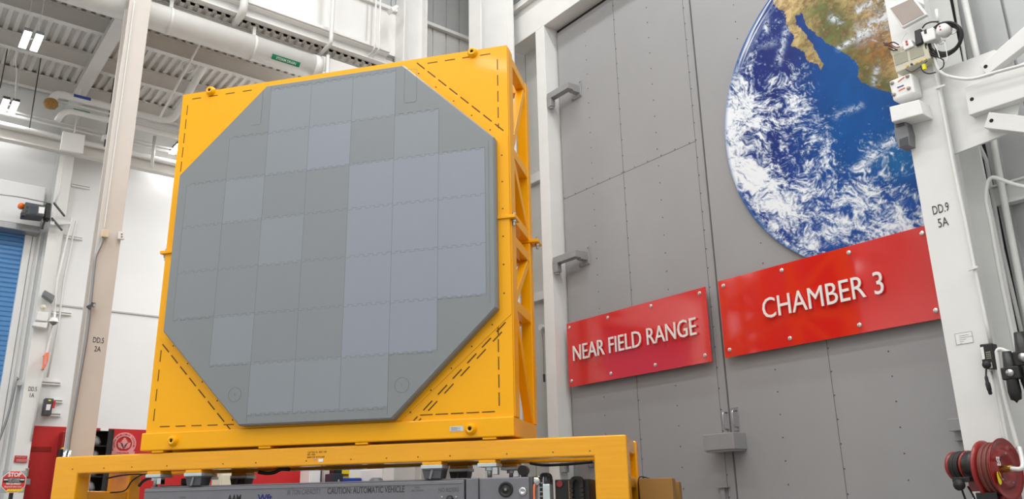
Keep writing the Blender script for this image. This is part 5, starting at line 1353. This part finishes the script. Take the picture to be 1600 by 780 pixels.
t = eqbox('sensor_unit', 'grey boxy sensor below the plain white box, left of the column edge', 'sensor', [(1397, 192), (1414, 187), (1420, 208), (1421, 227), (1404, 231), (1398, 213)], XE + .03, .15, 'mid_grey', .006)
m_ = MB(); m_.prism([HX(x, y, XE + .025) for x, y in [(1405, 218), (1418, 213), (1419, 226), (1406, 230)]], (.02, 0, 0)); m_.build('lens', 'dark_grey', t)
m_ = MB(); m_.prism([HX(x, y, XE + .028) for x, y in [(1398, 194), (1412, 190), (1414, 196), (1400, 200)]], (.02, 0, 0)); m_.build('top_grille', 'dark_grey', t)
# conduits on the column
xt('main white conduit running down the right edge of the DD.9 column', [(1452, 62), (1461, 110), (1473, 170), (1489, 256), (1508, 345), (1523, 420), (1541, 505), (1549, 540)], 7.56, .016, sm=False, name='column_conduit', cat='conduit')
xt('second white conduit bending right over the gusset plate', [(1456, 62), (1463, 100), (1472, 114), (1490, 121), (1520, 123), (1560, 112), (1620, 96)], 7.5, .015, name='column_conduit', cat='conduit')
for px in ((1469, 136), (1520, 420)):
    t = thing('conduit_clamp', 'upper clamp on the main column conduit below the gusset wiring' if px[1] < 200 else 'lower clamp on the main column conduit above the telephone', 'clamp', HX(px[0], px[1], 7.55))
    m_ = MB(); m_.bar(HX(px[0] - 7, px[1] + 2, 7.535), HX(px[0] + 8, px[1] - 3, 7.535), .02, .02); m_.build('strap', 'pipe_white', t)
XP = 8.05
xt('thick white pipe rising at the right edge beside the grey siding', [(1500, -30), (1527, 92), (1540, 150), (1557, 250), (1574, 340), (1600, 474), (1612, 540)], 8.25, .032, sm=False)
xt('thin white pipe left of the thick pipe at the right edge', [(1489, -20), (1530, 227), (1541, 250), (1566, 390), (1592, 500), (1612, 590)], 8.3, .018, sm=False)
xt('white pipe with a rounded top elbow right of the column', [(1620, 296), (1585, 288), (1560, 279), (1549, 278), (1543, 288), (1541, 314), (1548, 350), (1562, 428), (1578, 505), (1588, 552)], 7.9, .018)
t = thing('wall_girt', 'horizontal white wall girt behind the pipes at the right edge', 'beam', (8.38, 2, 3.4))
q = HX(1560, 305, 8.3); MB().box(8.3, 8.41, 3.0, -2, q.z - .1, q.z + .08).box(8.26, 8.41, 3.0, -2, q.z + .08, q.z + .1).build('beam', 'white_steel', t, bevel=.004)
struct('trim_gap_shade', MB().box(8.395, 8.42, 3.01, 3.10, 0, 11), 'gap_black')  # black strip put in for the shaded gap between column and wall
struct('trim_14', MB().box(8.38, 8.42, 2.90, 3.01, 0, 11), 'siding_grey')
# notice sheet, phone
t = thing('notice_sheet', 'white printed notice sheet taped on the DD.9 column above the telephone', 'notice', HX(1507, 527, 7.59))
q0, q1 = HX(1491, 521, CX - .004), HX(1521, 533, CX - .004)
MB().box(CX - .003, CX - .0005, q1.y, q0.y, q1.z - .012, q0.z - .005).build('sheet', 'off_white', t)
m_ = MB(); zz0, zz1 = q1.z - .012, q0.z - .005
for (a, b, c_, d) in ((q1.y, q0.y, zz0, zz0 + .003), (q1.y, q0.y, zz1 - .003, zz1), (q1.y, q1.y + .003, zz0, zz1), (q0.y - .003, q0.y, zz0, zz1)): m_.box(CX - .004, CX - .003, a, b, c_, d)
for k in range(5): m_.box(CX - .004, CX - .003, q0.y - .035, q0.y - (.12, .15, .09, .07, .05)[k], zz1 - .025 - .017 * k, zz1 - .028 - .017 * k)
m_.build('printing', 'mid_grey', t)
t = thing('wall_telephone', 'black wall telephone with keypad on the DD.9 column', 'telephone', HX(1543, 557, 7.5))
XT = 7.5
m_ = MB(); m_.prism([HX(x, y, XT) for x, y in [(1530, 538), (1550, 536), (1556, 577), (1536, 576), (1533, 560)]], (.1, 0, 0)); ph = m_.build('body', 'black_plastic', t, bevel=.01)
m_ = MB(); m_.prism([HX(x, y, XT - .004) for x, y in [(1531.5, 543), (1536, 542), (1539, 561), (1534.5, 562)]], (.01, 0, 0)); m_.build('label_strip', 'off_white', t)
for r_ in range(4):
    for c_ in range(3):
        a = (1540 + c_ * 2.6 + r_ * .5, 550 + r_ * 3.1 - c_ * .3); m_ = MB(); m_.prism([HX(a[0] + dx, a[1] + dy, XT - .006) for dx, dy in ((0, 0), (1.7, -.2), (1.9, 1.6), (.2, 1.8))], (.008, 0, 0)); m_.build('key', 'khaki_window', ph)
m_ = MB(); m_.lathe(HX(1540, 570, XT - .03), (1, 0, 0), [(0, 0), (.03, 0), (.035, .03), (.035, .05)], 14); m_.build('hook_cup', 'black_rubber', t, smooth=True)
m_ = MB(); m_.prism([HX(x, y, XT - .003) for x, y in [(1543, 572), (1549, 566), (1551, 575), (1545, 576)]], (.01, 0, 0)); m_.build('plate', 'khaki', t)
m_ = MB(); m_.tube(smooth_path([HX(1541, 577, XT), HX(1541, 590, XT - .01), HX(1545, 606, XT - .01), HX(1548, 617, XT)]), [.008] * 5 + [.014] * 3 + [.02] * 4 + [.016] * 3 + [.008], 8); m_.build('handset', 'black_plastic', t, smooth=True)
# air line filters and elbows
xt('white pipe elbow coming off the column left of the black regulator', [(1591, 702), (1580, 660), (1566, 600), (1559, 560), (1558, 549), (1564, 546), (1575, 550), (1600, 558)], 7.45, .017)
xt('white pipe dropping beside the telephone to the hose reel elbow', [(1548, 580), (1556, 625), (1567, 680), (1573, 700)], 7.6, .013, sm=False)
def regulator(label, px, X, s=1.0):
    t = thing('air_regulator', label, 'regulator', HX(px[0], px[1], X)); q = HX(px[0], px[1], X)
    MB().lathe(q + Vector((0, 0, .16 * s)), (0, 0, -1), [(0, 0), (.035 * s, 0), (.045 * s, .12 * s), (.05 * s, .14 * s)], 16).build('adjust_knob', 'black_plastic', t, smooth=True)
    MB().box(q.x - .045 * s, q.x + .045 * s, q.y - .08 * s, q.y + .06 * s, q.z - .07 * s, q.z + .03 * s).build('body', 'black_rubber', t, bevel=.01)
    MB().lathe(q + Vector((0, 0, -.07 * s)), (0, 0, -1), [(.045 * s, 0), (.05 * s, .1 * s), (.04 * s, .16 * s), (.015 * s, .17 * s), (0, .19 * s)], 16).build('bowl', 'black_plastic', t, smooth=True)
    MB().lathe(q + Vector((-.045 * s, -.01, -.02)), (-1, 0, 0), [(.03 * s, 0), (.03 * s, .012), (0, .014)], 16).build('gauge', 'steel', t, smooth=True)
regulator('black air regulator on the white pipe right of the telephone', (1579, 580), 7.35)
regulator('second black air regulator at the right edge above the first', (1600, 556), 7.4, 1.2)
xt('short white pipe stub entering the black regulator', [(1568, 582), (1576, 583)], 7.35, .02, sm=False)
# hose reels
n_ = Vector((-.10, -.995, 0)).normalized()
qc = HX(1568, 733, 7.15)
rl = thing('hose_reel', 'large red hose reel with dull red hose at the lower right corner', 'reel', (qc.x, qc.y, 0.2))
RD = .235
def disc(c_, nm, inner=True):
    MB().lathe(c_, n_, [(0, .0), (RD * .38, .0), (RD * .42, .02), (RD * .6, .03), (RD * .62, .0), (RD * .9, .012), (RD, .028), (RD, .02), (RD * .9, 0), (RD * .6, -.012), (0, -.012)], 44).build(nm, 'reel_red', rl, smooth=True)
fc = qc + n_ * .0
disc(fc, 'front_disc')
bkc = fc - n_ * .105
MB().lathe(bkc, n_, [(0, 0), (RD * .9, 0), (RD * .97, -.02), (RD * .97, -.026), (RD * .9, -.01), (0, -.01)], 44).build('rear_disc', 'reel_red', rl, smooth=True)
MB().lathe(bkc, n_, [(.12, 0), (.12, .105)], 24).build('drum', 'reel_red', rl)
for k in range(5):
    m_ = MB(); m_.torus(fc - n_ * (.09 - .019 * k), n_, RD * (.80 + .04 * (k % 2)), .0125, 40, 8); m_.build('hose_turn', 'hose_red', rl, smooth=True)
a_ = n_.cross(Vector((0, 0, 1))).normalized()
m_ = MB(); m_.tube([fc + n_ * .0, fc + n_ * .07], .025, 12); m_.build('axle', 'brass', rl, smooth=True)
e1 = HX(1564, 735, 7.12); e2 = HX(1574, 733, 7.1); e3 = HX(1580, 732.5, 7.09); e4 = HX(1594, 733, 7.08)
m_ = MB(); m_.tube(smooth_path([HX(1548, 718, 7.1), HX(1550, 728, 7.08), HX(1556, 735, 7.07), e1]), .012, 8); m_.build('supply_hose', 'hose_red', rl, smooth=True)
m_ = MB(); m_.tube([e1, e3], .017, 8); m_.build('fitting', 'brass', rl)
m_ = MB(); m_.tube(smooth_path([e3, e4, HX(1598, 728, 7.1), HX(1597, 718, 7.2), HX(1593, 700, 7.35)]), .017, 10); m_.build('inlet_pipe', 'pipe_white', rl, smooth=True)
def on_disc(px, out=.022): # point on front disc plane
    v = ray(*px); tt = (fc + n_ * out - CAM).dot(n_) / v.dot(n_); return CAM + v * tt
q = on_disc((1561, 747)); m_ = MB(); m_.prism([q + a_ * (.026 * math.cos(R(30 * k))) + Vector((0, 0, .052 * math.sin(R(30 * k)))) for k in range(12)], n_ * .004); m_.build('yellow_label', 'label_yellow', rl)
m_ = MB(); q = on_disc((1560.5, 722), .03)
ax_ = Vector((0, 0, 1)); rd_ = -n_.cross(ax_).normalized() * -1
rd_ = Vector((-n_.y, n_.x, 0)).normalized()
if rd_.dot(RR) < 0: rd_ = -rd_
text_into(m_, 'SS', q - ax_ * .03 - rd_ * .03, rd_, ax_, width=.05, height=.07, bold=.02); m_.build('brand_mark', 'off_white', rl)
for k in range(5):
    a0 = 2 * math.pi * k / 5 + .5; m_ = MB(); m_.lathe(fc + n_ * .024 + (a_ * math.cos(a0) + Vector((0, 0, 1)) * math.sin(a0)) * RD * .5, n_, [(.009, 0), (.008, .006), (0, .007)], 8); m_.build('rivet', 'steel', rl)
MB().box(qc.x - .07, qc.x + .07, qc.y + .0, qc.y + .16, .22, qc.z - .2).build('base_bracket', 'reel_red', rl, bevel=.006)
q = HX(1541, 776, 7.05); MB().box(q.x - .02, q.x + .04, q.y - .09, q.y + .07, q.z - .07, q.z + .03).build('roller_guide', 'black_plastic', rl, bevel=.006)
MB().box(qc.x + .05, CX - .002, qc.y + .08, qc.y + .2, .25, qc.z - .1).build('wall_arm', 'reel_red', rl, bevel=.005)
# cord reel
qc2 = HX(1507, 729, 7.3)
cr_ = thing('cord_reel', 'smaller red reel of black power cord left of the large hose reel', 'reel', (qc2.x, qc2.y, .6))
n2 = Vector((-.35, -.93, 0)).normalized(); rc = .125
MB().lathe(qc2 - n2 * .06, -n2, [(0, 0), (rc * .95, 0), (rc, .02), (rc * .95, .03), (0, .035)], 32).build('rear_disc', 'reel_red', cr_, smooth=True)
for k in range(4): m_ = MB(); m_.torus(qc2 + n2 * (-.045 + .024 * k), n2, rc * (.87 + .03 * (k % 2)), .0135, 32, 8); m_.build('cord_turn', 'black_rubber', cr_, smooth=True)
MB().lathe(qc2 - n2 * .06, n2, [(rc * .8, 0), (rc * .8, .12)], 24).build('drum', 'black_plastic', cr_)
MB().lathe(qc2 + n2 * .055, n2, [(0, 0), (rc * .97, 0), (rc, .012), (rc * .97, .02), (0, .022)], 32).build('middle_disc', 'reel_red', cr_, smooth=True)
MB().lathe(qc2 + n2 * .08, n2, [(rc * .95, 0), (rc * .98, .05), (rc * .9, .1), (0, .11)], 28).build('slip_ring_cover', 'black_plastic', cr_, smooth=True)
q = HX(1502, 750, 7.12); MB().box(q.x - .03, q.x + .05, q.y - .08, q.y + .06, q.z - .02, q.z + .02).build('guide', 'black_plastic', cr_, bevel=.005)
m_ = MB(); m_.lathe(q + Vector((-.03, 0, -.04)), (-1, 0, 0), [(0, 0), (.04, 0), (.045, .03), (0, .04)], 16); m_.build('ball_stop', 'black_rubber', cr_, smooth=True)
m_ = MB(); m_.tube(smooth_path([q + Vector((0, 0, -.04)), HX(1503, 765, 7.12), HX(1510, 785, 7.15), HX(1518, 810, 7.2)]), .008, 8); m_.build('cord', 'black_rubber', cr_, smooth=True)
m_ = MB(); m_.tube(smooth_path([HX(1512, 760, 7.2), HX(1518, 770, 7.2), HX(1526, 785, 7.2)]), .008, 8); m_.build('spare_cord', 'black_rubber', cr_, smooth=True)
MB().box(qc2.x + .06, CX - .002, qc2.y - .08, qc2.y + .02, qc2.z - .2, qc2.z - .05).build('wall_bracket', 'reel_red', cr_, bevel=.005)
